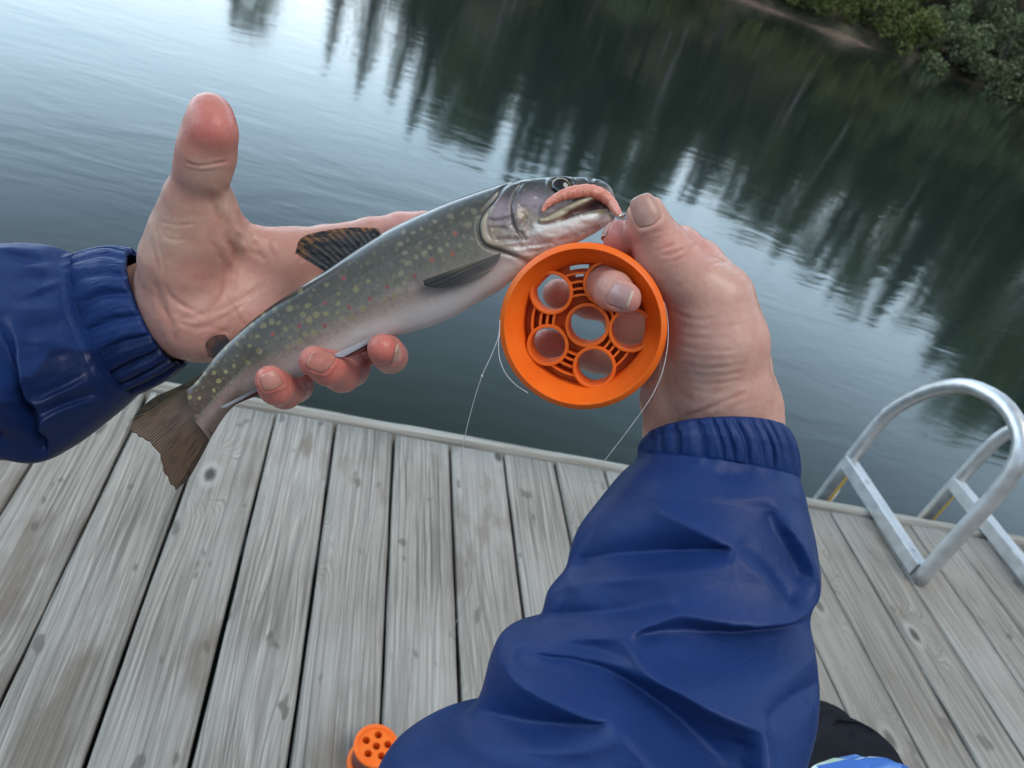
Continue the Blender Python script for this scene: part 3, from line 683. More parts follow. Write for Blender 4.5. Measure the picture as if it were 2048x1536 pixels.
LC = [  # creases: (polyline in photo pixels, depth m, width px)
    ([(366, 322), (395, 331), (430, 327), (460, 321)], .0006, 2.6), ([(372, 338), (410, 343), (448, 338)], .00012, 3),
    ([(441, 372), (452, 420), (478, 470), (497, 512)], -.0016, 10), ([(425, 385), (436, 430), (462, 490), (482, 540)], .0007, 7),
    ([(480, 470), (500, 500), (520, 515)], .0006, 5), ([(505, 480), (520, 508), (536, 522)], .0005, 5), ([(530, 484), (545, 510), (552, 530)], .0004, 5),
    ([(316, 440), (335, 447), (360, 450), (390, 448)], .0004, 3), ([(325, 470), (345, 480), (372, 478)], .0003, 3),
    ([(438, 520), (450, 560), (440, 600), (400, 630), (350, 640)], .0006, 6), ([(330, 585), (370, 612), (420, 625), (480, 600), (540, 560)], .0005, 5),
    ([(345, 640), (390, 655), (440, 640), (500, 600)], .0005, 4), ([(318, 610), (340, 640), (352, 690)], .0006, 6), ([(300, 545), (318, 590), (336, 650)], .0007, 6),
    ([(380, 665), (420, 655), (470, 668)], .0004, 4), ([(400, 690), (430, 672), (470, 650)], .0004, 4),
    ([(600, 478), (605, 505), (602, 530)], .0006, 4), ([(738, 442), (745, 460)], .0004, 3),
    ([(300, 470), (312, 520), (322, 560)], .0003, 4), ([(312, 455), (325, 520), (332, 560)], .0003, 3), ([(322, 560), (350, 600), (420, 640)], .0004, 4), ([(450, 590), (480, 640), (500, 660)], .0004, 4), ([(420, 480), (445, 520), (470, 560)], .0005, 6)]
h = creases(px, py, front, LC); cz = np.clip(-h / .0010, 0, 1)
h += .00010 * fbm(V / .006, 3, 3) + front * .00010 * fbm(np.stack([px * .22, py * .05], -1), 2, 9) * (py > 340) * (px < 600)
D2v = lambda x, y, z=0.0: np.array([x, y, z])
NL = []
for c_, t_, nx, ny, hw, hl, kw in [(CP(637, 724, .394), (-.86, -.50, .05), -.10, .16, .0054, .0044, dict(free=.05, col=(.47, .19, .15))),
      (CP(541, 762, .394), (-.40, -.90, .05), -.06, .10, .0052, .0040, dict(free=.05, col=(.47, .21, .165))),
      (CP(792, 708, .412), (-.25, -.70, -.45), .95, .30, .0048, .0050, dict(free=.10))]: NL.append((c_, D2v(*t_), ray_n(c_, nx, ny), hw, hl, kw))
h += nail_fold(V, N, NL)
V = V + N * h[:, None]
spots = [(425, 250, 78, (.56, .145, .125), .92), (418, 345, 34, PALE, .7), (330, 480, 70, (.60, .43, .33), .6), (430, 600, 110, (.57, .27, .22), .35), (385, 540, 26, (.56, .22, .19), .5), (380, 680, 60, (.63, .31, .26), .6),
         (770, 700, 60, RED, .9), (655, 735, 75, RED, .9), (550, 775, 70, RED, .9), (800, 445, 60, (.62, .30, .27), .7), (445, 410, 24, (.62, .46, .33), .6), (480, 480, 26, (.63, .47, .36), .45), (400, 615, 50, (.60, .36, .29), .4)]
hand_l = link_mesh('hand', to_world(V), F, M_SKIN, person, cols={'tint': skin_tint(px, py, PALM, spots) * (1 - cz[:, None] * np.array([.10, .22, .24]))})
hand_l['label'] = 'left hand, palm up with the thumb raised and fingers curled under the fish'
for q in NL: nail(L, 'fingernail', hand_l, M_NAIL, *q[:5], **q[5])

# ------------------------------------------------------------------ right hand: thumb pinching the line, fingers through and behind the reel
lo = np.minimum(CP(1040, 370, .35), CP(1040, 370, .52)); hi = np.maximum(CP(1600, 940, .52), CP(1600, 940, .35)); lo[2], hi[2] = .345, .525
R_ = Sdf(lo, hi, VX)
R_.chain([(1432, 600, .412, 74), (1440, 690, .416, 88), (1445, 780, .424, 92), (1448, 860, .434, 92), (1460, 1000, .44, 90)], .014, .006)      # back of the hand, thumb side
R_.chain([(1425, 570, .450, 46), (1462, 640, .452, 56), (1476, 730, .448, 60), (1482, 815, .440, 74), (1486, 880, .440, 72), (1490, 960, .44, 66)], .014, .006)      # outer edge
R_.chain([(1380, 690, .428, 58), (1385, 760, .44, 62), (1375, 830, .452, 70), (1390, 960, .45, 66)], .014, .006)       # thenar side
R_.chain([(1400, 650, .478, 60), (1370, 730, .484, 62), (1340, 800, .478, 56), (1352, 880, .462, 58), (1370, 970, .45, 66)], .014, .006)      # heel of the hand
# thumb
R_.chain([(1292, 428, .386, 37), (1300, 452, .389, 41), (1318, 488, .394, 45), (1336, 520, .398, 50)], .006, .004)
R_.chain([(1336, 520, .398, 50), (1372, 560, .404, 57), (1412, 612, .412, 68), (1435, 680, .416, 78)], .012, .005)
# index: knuckle behind the thumb, tip under it
R_.chain([(1432, 560, .455, 42), (1405, 520, .460, 37), (1362, 492, .452, 38), (1310, 482, .428, 36)], .010, .004)
R_.chain([(1310, 482, .428, 35), (1268, 478, .408, 34), (1240, 474, .400, 35)], .004, .004)
# middle finger: behind the reel, out through the upper right hole
R_.chain([(1425, 620, .482, 44), (1330, 590, .484, 37), (1240, 560, .462, 37), (1206, 562, .430, 37)], .008, .003)
R_.chain([(1206, 562, .430, 37), (1206, 566, .410, 38), (1226, 582, .392, 37), (1250, 597, .381, 33)], .004, .004)
# ring and little finger behind the reel
R_.chain([(1400, 660, .485, 44), (1280, 625, .490, 36), (1180, 604, .476, 33), (1116, 588, .456, 31)], .006, .003)
R_.chain([(1370, 740, .485, 40), (1290, 735, .488, 33), (1190, 715, .478, 30), (1092, 688, .456, 31)], .006, .003)
R_.chain([(1380, 690, .488, 48), (1320, 680, .490, 42), (1262, 668, .490, 35), (1238, 660, .488, 28)], .008, .003)
R_.blur(1)
V, F = R_.mesh(); V = smooth_verts(V, F, 2, .4); N = vert_normals(V, F); px, py = cam_px(V); front = N[:, 2] < .1
RC = [([(1310, 502), (1330, 496), (1352, 484)], .0006, 2.6), ([(1318, 512), (1345, 508), (1372, 495)], .0007, 2.8), ([(1306, 488), (1322, 474), (1346, 470)], .0004, 2.4), ([(1316, 496), (1340, 494), (1360, 488)], .0004, 2.2), ([(1336, 524), (1356, 520), (1378, 508)], .0004, 2.5),
      ([(1300, 470), (1325, 462), (1345, 458)], .0003, 2.4), ([(1306, 480), (1316, 472), (1332, 466)], .0003, 2.0),
      ([(1376, 498), (1385, 494), (1394, 486)], .0006, 2.5), ([(1412, 534), (1430, 526), (1452, 521)], .0007, 3), ([(1405, 512), (1425, 516), (1440, 512)], .0003, 2.6),
      ([(1338, 612), (1365, 632), (1400, 640), (1440, 634)], .0006, 4), ([(1336, 640), (1370, 655), (1420, 658)], .0005, 4), ([(1340, 662), (1390, 676), (1450, 674)], .0006, 4), ([(1338, 684), (1400, 700), (1475, 700)], .0007, 4),
      ([(1344, 704), (1400, 717), (1480, 715)], .0006, 4), ([(1346, 722), (1410, 736), (1490, 730)], .0008, 4.5), ([(1356, 742), (1420, 752), (1495, 742)], .0007, 4.5), ([(1362, 760), (1420, 768), (1490, 758)], .0006, 4),
      ([(1370, 776), (1420, 786), (1470, 780)], .0005, 4), ([(1354, 690), (1380, 694), (1420, 690)], .0003, 3), ([(1360, 834), (1410, 820), (1460, 798), (1500, 782)], .0013, 4.5), ([(1345, 848), (1380, 838), (1420, 825)], .0005, 5), ([(1450, 820), (1490, 806), (1520, 800)], .0005, 4),
      ([(1349, 750), (1352, 770), (1370, 790), (1390, 800)], .0012, 7), ([(1500, 640), (1480, 650), (1450, 652)], .0003, 3), ([(1332, 700), (1344, 740), (1362, 775)], .0006, 6)]
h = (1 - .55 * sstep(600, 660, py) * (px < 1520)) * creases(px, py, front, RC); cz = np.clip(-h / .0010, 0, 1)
wz = sstep(590, 660, py) * sstep(850, 780, py) * sstep(1530, 1480, px) * front
h += wz * .00012 * fbm(np.stack([px * .018, (py + 8 * np.sin(px * .02)) * .14], -1), 3, 21) + .00014 * fbm(V / .006, 3, 8) + front * .00010 * fbm(np.stack([(px + py * .5) * .16, (py - px * .5) * .16], -1), 2, 4)
NR = []
for c_, t_, nx, ny, hw, hl, kw in [(CP(1290, 421, .377), (-.38, -.92, 0), .02, .10, .0066, .0076, dict(free=.04, col=(.44, .245, .20))),
      (CP(1240, 590, .372), (.95, .32, -.05), .0, -.06, .0058, .0054, dict(free=.09, col=(.40, .225, .205))),
      (CP(1208, 458, .400), (-.45, .85, -.2), -1, -.30, .0046, .0045, dict(free=.10))]: NR.append((c_, D2v(*t_), ray_n(c_, nx, ny) if nx > -.9 else D2v(-1, -.3, .1), hw, hl, kw))
h += nail_fold(V, N, NR)
V = V + N * h[:, None]
spots = [(1292, 430, 50, (.60, .34, .27), .7), (1335, 490, 42, (.60, .25, .20), .75), (1238, 475, 48, (.62, .20, .165), .95), (1400, 490, 36, (.62, .30, .25), .7), (1262, 605, 38, (.58, .22, .19), .8), (1195, 565, 45, (.50, .26, .21), .6),
         (1110, 588, 50, (.56, .22, .18), .8), (1090, 690, 50, (.56, .20, .17), .8), (1415, 590, 60, (.57, .29, .23), .5), (1450, 560, 46, (.58, .37, .29), .5), (1530, 760, 60, (.58, .31, .25), .55), (1420, 760, 60, (.50, .34, .26), .4), (1400, 850, 60, (.56, .32, .26), .4), (1180, 640, 90, (.52, .22, .18), .6)]
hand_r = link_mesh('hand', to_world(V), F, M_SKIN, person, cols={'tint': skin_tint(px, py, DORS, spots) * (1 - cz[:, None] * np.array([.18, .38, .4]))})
hand_r['label'] = 'right hand pinching the line, one finger pushed through the reel'
for q in NR: nail(R_, 'fingernail', hand_r, M_NAIL, *q[:5], **q[5])
# ================================================================== THE TROUT
DOR = [(1229, 392), (1222, 376), (1208, 364), (1190, 358), (1150, 354.5), (1100, 355), (1050, 360), (1000, 371), (950, 387), (900, 405), (850, 426), (800, 449), (750, 476), (700, 508), (650, 542), (600, 575), (550, 607), (500, 645), (460, 682), (428, 716), (404, 745), (384, 768), (362, 782), (352, 790)]
VEN = [(1232, 424), (1229, 437), (1215, 449), (1192, 465), (1150, 487), (1105, 507), (1062, 526), (1030, 556), (998, 582), (958, 604), (905, 634), (852, 655), (802, 668), (760, 682), (712, 702), (662, 724), (612, 748), (566, 766), (520, 778), (486, 798), (462, 818), (444, 840), (428, 866), (420, 880)]
NS, NA = 900, 240
dor = spline(DOR, 4000); ven = spline(VEN, 4000)
kd_ = np.linspace(0, 1, len(DOR)); ks = np.linspace(0, 1, NS)
def by_knot(P_, n):
    P_ = np.asarray(P_, float); q = np.vstack([2 * P_[0] - P_[1], P_, 2 * P_[-1] - P_[-2]]); t = np.linspace(0, len(P_) - 1, n); k = np.minimum(t.astype(int), len(P_) - 2); u = (t - k)[:, None]
    a, b, c, d = q[k], q[k + 1], q[k + 2], q[k + 3]
    return .5 * (2 * b + (c - a) * u + (2 * a - 5 * b + 4 * c - d) * u ** 2 + (3 * b - a - 3 * c + d) * u ** 3)
D2, V2 = by_knot(DOR, NS), by_knot(VEN, NS)
ctr = (D2 + V2) / 2; hv = (D2 - V2) / 2; hh2 = np.linalg.norm(hv, axis=1)
sarc = np.r_[0, np.cumsum(np.linalg.norm(np.diff(ctr, axis=0), axis=1))]; slen = sarc[-1]; sn = sarc / slen
zc = np.interp(sn, [0, .08, .25, .5, .75, 1], [.421, .423, .427, .427, .424, .420])
thick = np.interp(sn, [0, .015, .04, .1, .18, .25, .35, .5, .65, .8, .9, .96, 1], [.22, .46, .56, .60, .60, .58, .56, .52, .46, .40, .30, .16, .05])      # half thickness / half height
ang = np.arange(NA) * 2 * np.pi / NA
ca, sa = np.cos(ang), np.sin(ang)
pw = .92
cx = np.sign(ca) * np.abs(ca) ** pw; sx_ = np.sign(sa) * np.abs(sa) ** pw
FX = ctr[:, None, 0] + hv[:, None, 0] * cx; FY = ctr[:, None, 1] + hv[:, None, 1] * cx          # design-space pixels
FT = (1 - cx)[None] / 2 * np.ones((NS, 1))                                                      # 0 back .. 1 belly
hz = (hh2 * thick)[:, None] * sx_[None] / FOC * zc[:, None]                                       # towards the viewer
px, py = FX.ravel(), FY.ravel(); S_ = np.repeat(sn, NA); T_ = FT.ravel()
edgef = np.abs(np.tile(sx_, NS)) ** .6
# ---- relief on the head (metres, along the surface normal ~ z)
OP = [(1046, 361), (1028, 371), (1010, 386), (995, 408), (980, 428), (968, 446), (963, 463), (966, 486), (976, 499), (1000, 507), (1030, 516), (1058, 526)]
PRE = [(1047, 372), (1033, 392), (1025, 412), (1022, 430), (1025, 452), (1033, 472), (1043, 486)]
SUB = [(1003, 392), (988, 418), (978, 442), (976, 462), (980, 482), (992, 496)]
rel = np.zeros(px.shape)
hd = px > 930
x_, y_ = px[hd], py[hd]
d, tt = pl_dist(x_, y_, spline(OP, 60), True); r = np.zeros(x_.shape)
r += .0010 * sstep(-2.2, 2.2, -d) * np.exp(-np.clip(-d, 0, None) / 70) - .0008 * np.exp(-((d - 4) / 5) ** 2)
sg_op = d
d, tt = pl_dist(x_, y_, spline(PRE, 40), True); tap = sstep(0, .12, tt) * sstep(1, .8, tt)
r += tap * (-.0007 * np.exp(-(d / 2.6) ** 2) + .00025 * np.exp(-((d + 8) / 9) ** 2)); d_pre = np.abs(d)
d, tt = pl_dist(x_, y_, spline(SUB, 40), True); tap = sstep(0, .12, tt) * sstep(1, .8, tt); r += -tap * .0005 * np.exp(-(d / 3) ** 2); d_sub = np.abs(d)
for poly, dep, w in [([(976, 452), (992, 455), (1008, 452), (1022, 446)], .0007, 4), ([(982, 470), (1000, 468), (1020, 474)], .0005, 4), ([(1034, 472), (1050, 452), (1052, 440)], .0006, 4), ([(990, 492), (1016, 490), (1040, 490)], .0007, 4), ([(1000, 505), (1050, 500), (1100, 492), (1160, 474)], .0005, 4), ([(1040, 514), (1090, 503), (1150, 484)], .0005, 4), ([(1030, 470), (1042, 478), (1050, 492)], .0006, 3)]:
    d, tt = pl_dist(x_, y_, spline(poly, 24)); tap = sstep(0, .2, tt) * sstep(1, .8, tt); r += -dep * tap * (np.exp(-(d / w) ** 2) - .5 * np.exp(-((d - 8) / 5) ** 2))
MOUTH = np.array([(1118, 447), (1135, 432), (1160, 419), (1185, 406), (1200, 404), (1222, 409), (1232, 418), (1214, 418), (1195, 425), (1170, 430), (1145, 437), (1130, 446)], float)
dm = poly_sd(x_, y_, MOUTH); r += -.0048 * sstep(2.5, -6, dm)
MAX = [(1192, 402), (1170, 412), (1145, 425), (1118, 438), (1092, 450), (1080, 453)]
dM, tM = pl_dist(x_, y_, spline(MAX, 40)); wM = 4.5 + 5.5 * np.sin(np.pi * np.clip(tM, 0, 1) ** .7)
r += .0013 * sstep(1.25, .55, dM / wM) - .0005 * np.exp(-((dM / wM - 1.45) / .3) ** 2)
LIPJ = [(1146, 438), (1170, 433), (1195, 427), (1216, 420), (1230, 423)]
dJ, tJ = pl_dist(x_, y_, spline(LIPJ, 30)); r += .0007 * np.exp(-(dJ / 4) ** 2)
JAW = [(1060, 466), (1095, 470), (1140, 458), (1190, 442), (1222, 432)]
dW, tW = pl_dist(x_, y_, spline(JAW, 30)); r += .0012 * np.exp(-(dW / 15) ** 2) * sstep(0, .1, tW)
r += .0006 * fbm(np.stack([x_ / 22, y_ / 14], -1), 3, 12) * sstep(1000, 1030, x_)
re_ = np.hypot(x_ - 1121, (y_ - 378)); r += .0005 * np.exp(-((re_ - 27) / 4) ** 2) - .0022 * sstep(24, 17, re_)
rn = np.hypot((x_ - 1179) / 1.7, y_ - 362.5); r += -.0012 * np.exp(-(rn / 3.8) ** 2) + .0004 * np.exp(-((rn - 7) / 2.5) ** 2)
UL = [(1103, 415), (1128, 404), (1154, 399), (1190, 396)]; dU, tU = pl_dist(x_, y_, spline(UL, 24)); r += .0005 * np.exp(-(dU / 5) ** 2)
rel[hd] = r * 1.45
# lateral line groove and flank unevenness
LL = [(968, 438), (900, 468), (850, 492), (800, 520), (700, 578), (600, 645), (520, 710), (440, 788), (400, 830)]
LLs = spline(LL, 120); dl, tl = pl_dist(px, py, LLs); rel += -.00022 * np.exp(-(dl / 2.4) ** 2) * (px < 965)
rel += .00022 * fbm(np.stack([px / 40, py / 24], -1), 3, 31) * (px < 960)
rel *= np.clip(np.tile(np.abs(sx_), NS) * 1.6, 0, 1)
bx = P(FX, FY, np.repeat(zc[:, None], NA, 1))
sgn = np.sign(sx_)[None]
W = bx - (hz + rel.reshape(NS, NA) * np.where(sgn == 0, 1, sgn))[..., None] * CF
# ---- pigment
def mixc(c, col, f): return c + (np.asarray(col) - c) * np.clip(f, 0, 1)[:, None]
nz1 = fbm(np.stack([px / 30, py / 30], -1), 3, 41); nz2 = fbm(np.stack([px / 7, py / 7], -1), 3, 42); nz3 = fbm(np.stack([px / 3.2, py / 3.2], -1), 2, 43)
tt_ = T_ + .03 * nz1
col = np.zeros((len(px), 3)); stops = [(0, (.008, .008, .007)), (.06, (.014, .014, .012)), (.10, (.035, .037, .032)), (.20, (.066, .066, .050)), (.40, (.125, .123, .102)), (.58, (.19, .178, .138)), (.68, (.29, .245, .210)), (.78, (.39, .345, .32)), (.88, (.47, .445, .43)), (1, (.50, .47, .46))]
for k in range(3): col[:, k] = np.interp(tt_, [s[0] for s in stops], [s[1][k] for s in stops])
tailf = sstep(.62, .95, S_); colt = np.stack([np.interp(tt_, [0, .3, .65, 1], q) for q in ((.026, .052, .090, .20), (.022, .042, .066, .145), (.015, .032, .054, .130))], 1); col += (colt - col) * (tailf * .9)[:, None]; col = mixc(col, (.085, .060, .045), sstep(.80, .985, S_ + .05 * nz1) * .95)
pink = sstep(.55, .68, tt_) * sstep(.92, .72, tt_) * sstep(.3, .45, S_); col = mixc(col, (.42, .29, .27), pink * .4)
col *= (1 + (.22 * nz2 + .30 * nz3) * sstep(.9, .6, T_))[:, None]
# pale vermiculate marks on the back, yellow spots on the flank, red dots with blue rims
YS = [(990, 235), (1185, 200), (1085, 210), (920, 310), (1005, 320), (1310, 185), (1160, 340), (1115, 300), (868, 390), (965, 390), (1030, 430), (1190, 400), (980, 490), (825, 520), (735, 470), (640, 545), (900, 570), (745, 630), (590, 650), (690, 690), (655, 755), (555, 800), (535, 700), (1440, 45), (1525, 110), (1640, 80), (1725, 35), (1930, 85), (1830, 150), (1685, 210), (1550, 270), (1610, 265), (1515, 235), (1440, 240), (1370, 250), (1350, 80), (1255, 85), (1300, 380), (1355, 370), (1260, 430), (1180, 470), (485, 800), (580, 730), (800, 590), (660, 635), (915, 450), (815, 440), (1060, 290), (1520, 175), (1280, 250), (1325, 280), (1790, 60), (1900, 130)]
sp = [(240 + x / 3.413, 560 + y / 3.413) for x, y in YS]
ZS = [(305, 500), (200, 560), (50, 580), (430, 460), (135, 590), (615, 420), (325, 640), (600, 650), (405, 695), (355, 740), (30, 680), (95, 655), (75, 755), (160, 790), (100, 840), (510, 700), (535, 630), (40, 920), (25, 1050), (125, 1050), (270, 715), (540, 740), (70, 1000), (225, 760), (190, 670), (520, 440), (570, 540)]
sp += [(800 + x / 4.096, 330 + y / 4.096) for x, y in ZS]
rs = np.random.default_rng(77); extra = 0
while extra < 420:                                                # more, fainter spots between the measured ones
    k = rs.integers(int(NS * .20), int(NS * .97)); c_ = rs.uniform(.10, .66); q = ctr[k] + hv[k] * (1 - 2 * c_)
    if min((q[0] - a) ** 2 + (q[1] - b) ** 2 for a, b in [w[:2] for w in sp]) > 11.0 ** 2: sp.append((q[0], q[1], .5)); 
    extra += 1
RS = [(240 + x / 3.413, 560 + y / 3.413) for x, y in [(1258, 322), (1430, 320), (1430, 170), (1595, 200), (1735, 145), (1852, 70), (1555, 5), (1075, 378)]] + [(800 + x / 4.096, 330 + y / 4.096) for x, y in [(465, 605), (450, 770), (285, 815), (150, 940)]]
front_grid = px.reshape(NS, NA)
for q in sp:
    x0, y0 = q[0], q[1]; f_ = q[2] if len(q) > 2 else 1.0; rr = rs.uniform(4.6, 8.2) * (.8 if f_ < 1 else 1) * (.85 if x0 < 480 else 1)
    m = np.flatnonzero((np.abs(px - x0) < 14) & (np.abs(py - y0) < 14)); 
    d = np.hypot((px[m] - x0) * rs.uniform(.85, 1.1), py[m] - y0) + 4.2 * nz2[m]
    up = np.interp(T_[m], [.0, .2, .5, .7], [.35, .75, 1, .8]); yc = np.array((.34, .30, .125)) if x0 < 800 else np.array((.36, .32, .20))
    if x0 > 900 or f_ < 1: up = up * .75
    col[m] = mixc(col[m], yc, sstep(rr, rr - 3.2, d) * .85 * up * f_)
for x0, y0 in RS:
    m = np.flatnonzero((np.abs(px - x0) < 18) & (np.abs(py - y0) < 18)); d = np.hypot(px[m] - x0, py[m] - y0) + .7 * nz2[m]
    col[m] = mixc(col[m], (.15, .17, .20), sstep(9, 5.5, d) * .4); col[m] = mixc(col[m], (.40, .045, .04) if x0 < 850 else (.48, .10, .05), sstep(5.8, 2.6, d) * .9)
m = tl > 0; col = mixc(col, (.10, .105, .09), .5 * np.exp(-(dl / 2.2) ** 2) * (px < 965)); dash = np.sin(tl * 480) > 0; col = mixc(col, (.40, .40, .36), .16 * np.exp(-(dl / 1.3) ** 2) * dash * (px < 940))
# head colours
c = col[hd]; hx = sstep(-1, 3, -sg_op)
hs = np.stack([np.interp(tt_[hd], [0, .12, .25, .42, .6, .8, 1], q) for q in ((.020, .040, .085, .20, .29, .46, .52), (.021, .041, .080, .175, .245, .42, .49), (.016, .035, .078, .185, .22, .40, .48))], 1)
hs *= (1 + .38 * fbm(np.stack([x_ / 9, y_ / 9], -1), 3, 51) + .25 * fbm(np.stack([x_ / 3, y_ / 3], -1), 2, 52))[:, None]
c += (hs - c) * (hx * .92)[:, None]; c *= (1 - .35 * hx * np.exp(-((tt_[hd] - .2) / .12) ** 2))[:, None]
c = mixc(c, (.30, .22, .11), .65 * np.exp(-(((x_ - 1050) / 17) ** 2 + ((y_ - 442) / 13) ** 2)) + .45 * np.exp(-(((x_ - 985) / 16) ** 2 + ((y_ - 478) / 24) ** 2)) * hx)
c = mixc(c, (.40, .31, .37), .55 * np.exp(-(((x_ - 1000) / 22) ** 2 + ((y_ - 430) / 22) ** 2)) * hx + .5 * np.exp(-(((x_ - 1062) / 30) ** 2 + ((y_ - 412) / 18) ** 2)))
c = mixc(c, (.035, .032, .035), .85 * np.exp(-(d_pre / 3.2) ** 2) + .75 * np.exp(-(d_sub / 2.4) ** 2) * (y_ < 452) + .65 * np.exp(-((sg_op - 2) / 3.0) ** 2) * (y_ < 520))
c = mixc(c, (.36, .30, .19), .7 * np.exp(-((sg_op + 5) / 4) ** 2) * (y_ > 425) * (y_ < 505))
c = mixc(c, (.66, .65, .62), .95 * sstep(15, 7, dW) * sstep(0, .06, tW))
c = mixc(c, (.50, .40, .40), .5 * np.exp(-(((x_ - 1150) / 70) ** 2 + ((y_ - 489) / 9) ** 2)))
c = mixc(c, (.64, .60, .56), .9 * sstep(6, 2.5, dU) * sstep(1180, 1150, x_)); 
for k in range(9):
    q = spline(UL, 11)[k]; dd = np.hypot(x_ - q[0] - 2 * rs.normal(), y_ - q[1] - rs.normal() + 1); c = mixc(c, (.02, .02, .02), .9 * sstep(2.2, 1.0, dd) * (q[0] < 1165))
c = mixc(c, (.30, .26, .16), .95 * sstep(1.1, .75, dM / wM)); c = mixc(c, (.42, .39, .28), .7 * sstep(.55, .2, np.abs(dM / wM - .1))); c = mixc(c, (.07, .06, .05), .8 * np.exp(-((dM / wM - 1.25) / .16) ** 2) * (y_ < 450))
c = mixc(c, (.22, .10, .10), .95 * sstep(1.5, -2.5, dm)); c = mixc(c, (.30, .16, .15), .6 * np.exp(-(((x_ - 1165) / 20) ** 2 + ((y_ - 423) / 5) ** 2)) * (dm < 0))
c = mixc(c, (.075, .080, .075), .9 * np.exp(-(dJ / 3.4) ** 2)); c = mixc(c, (.40, .36, .12), .75 * np.exp(-(((x_ - 1203) / 14) ** 2 + ((y_ - 431) / 4.5) ** 2)))
c = mixc(c, (.05, .055, .05), .85 * sstep(24, 17, np.hypot(x_ - 1232, y_ - 424)))
c = mixc(c, (.02, .02, .02), .9 * np.exp(-(rn / 3.2) ** 2)); c = mixc(c, (.20, .165, .13), .6 * np.exp(-(((x_ - 1218) / 16) ** 2 + ((y_ - 383) / 9) ** 2)))
c = mixc(c, (.04, .04, .035), .9 * sstep(28, 21, re_))
col[hd] = c
sm = sstep(.04, .14, T_) * sstep(.86, .66, T_) * np.where(hd, 0, 1.0); tmp = np.zeros(len(px)); tmp[hd] = sstep(.04, .14, T_[hd]) * sstep(.86, .66, T_[hd]) * sstep(0, 6, sg_op); sm = np.where(hd, tmp, sm)
sm = sm * sstep(.95, .80, S_)
t = NT('trout_skin'); a = t.n('Attribute', attribute_name='tint'); b = t.n('Attribute', attribute_name='scales'); uvn = t.n('UVMap')
def wave(rot): 
    o = t.n('TexWave', wave_type='BANDS', bands_direction='X', wave_profile='SIN', i_Scale=1.0, i_Distortion=.35); o.inputs['Detail'].default_value = 1.0
    o.inputs['Detail Scale'].default_value = 3.0
    t.l(t.map(uvn.outputs[0], (1, 1, 1), rot=(0, 0, RAD(rot))), o.inputs['Vector']); return o.outputs['Fac']
sc2 = t.math('MULTIPLY', wave(52), wave(-52))
k_ = t.math('MULTIPLY', b.outputs['Fac'], 1.0)
cc = t.mix(t.math('MULTIPLY', t.ramp(sc2, [(.05, 1.0), (.5, 0.0)]), t.math('MULTIPLY', k_, .75)), a.outputs['Color'], t.mix(1.0, a.outputs['Color'], (.22, .22, .24), 'MULTIPLY'))
cc = t.mix(t.math('MULTIPLY', t.ramp(sc2, [(.55, 0.0), (.9, 1.0)]), t.math('MULTIPLY', k_, .48)), cc, (.37, .36, .29))
t.l(cc, t.b.inputs['Base Color']); t.set(Roughness=.40, Specular_IOR_Level=.32, Coat_Weight=.16, Coat_Roughness=.12, Subsurface_Weight=.06, Subsurface_Scale=.003)
tc = t.n('TexCoord').outputs['Object']
wet = t.noise(tc, 110, 3); t.l(t.ramp(wet, [(.35, .03), (.65, .16)]), t.b.inputs['Coat Roughness']); wb = t.n('Attribute', attribute_name='back'); t.l(t.math('ADD', .10, t.math('MULTIPLY', wb.outputs['Fac'], .75)), t.b.inputs['Coat Weight'])
t.bump(t.math('ADD', t.math('MULTIPLY', sc2, k_), t.math('MULTIPLY', t.noise(tc, 420, 3), .7)), .30, .00035); M_FISH = t.m
fish = thing('brook_trout', P(700, 640, .427), 'spotted brook trout with a white belly, held across the picture above the dock', 'fish')
UV = np.stack([np.repeat(sarc, NA) * .34, FT.ravel() * np.repeat(hh2, NA) * 2 * .34], 1) * .55
Fq = grid_faces(NS, NA, True)
body = link_mesh('body', W.reshape(-1, 3), Fq[:, ::-1], M_FISH, fish, cols={'tint': np.clip(col, 0, 1), 'scales': sm, 'back': np.clip(sstep(.17, .09, T_) * .9 + .45 * sstep(950, 1000, px) + .12, 0, 1)}, uv=UV)
def fish_front(x, y):
    """depth of the viewer-side body surface at a design pixel"""
    k = np.argmin(np.hypot(ctr[:, 0] - x, ctr[:, 1] - y)); h = hv[k]; c_ = np.clip(((x - ctr[k, 0]) * h[0] + (y - ctr[k, 1]) * h[1]) / (h @ h), -1, 1)
    return zc[k] - hh2[k] * thick[k] * math.sqrt(max(0, 1 - abs(c_) ** (2 / pw))) ** pw / FOC * zc[k]
# ---- eye
t = NT('fish_eye'); uvn = t.n('UVMap'); s_ = t.n('SeparateXYZ'); t.l(uvn.outputs[0], s_.inputs[0])
t.l(t.ramp(s_.outputs[0], [(.0, (.004, .004, .005)), (.50, (.006, .006, .007)), (.56, (.22, .15, .06)), (.66, (.10, .08, .05)), (.8, (.035, .03, .025))]), t.b.inputs['Base Color']); t.set(Roughness=.08, Coat_Weight=.35, Coat_Roughness=.03); M_EYE = t.m
def eyeball(x, y, z, r, sgn):
    n, m = 14, 28; a = np.linspace(0, np.pi / 2 * 1.15, n); V, U = [], []
    for i in range(n):
        for j in range(m):
            q = j * 2 * np.pi / m; V.append(P(x, y, z) + r * (np.sin(a[i]) * (np.cos(q) * CR + np.sin(q) * CD) * 1.0 - sgn * .55 * np.cos(a[i]) * CF)); U.append((i / (n - 1), j / m))
    F = grid_faces(n, m, True); F = F if sgn < 0 else F[:, ::-1]; return V, F, U
zf = fish_front(1121, 378)
V, F, U = eyeball(1121, 378, zf + .0016, 23 / FOC * .41, 1); link_mesh('eye', V, F, M_EYE, fish, uv=U)
V, F, U = eyeball(1121, 378, 2 * .422 - zf - .0016, 23 / FOC * .41, -1); link_mesh('eye', V, F, M_EYE, fish, uv=U)
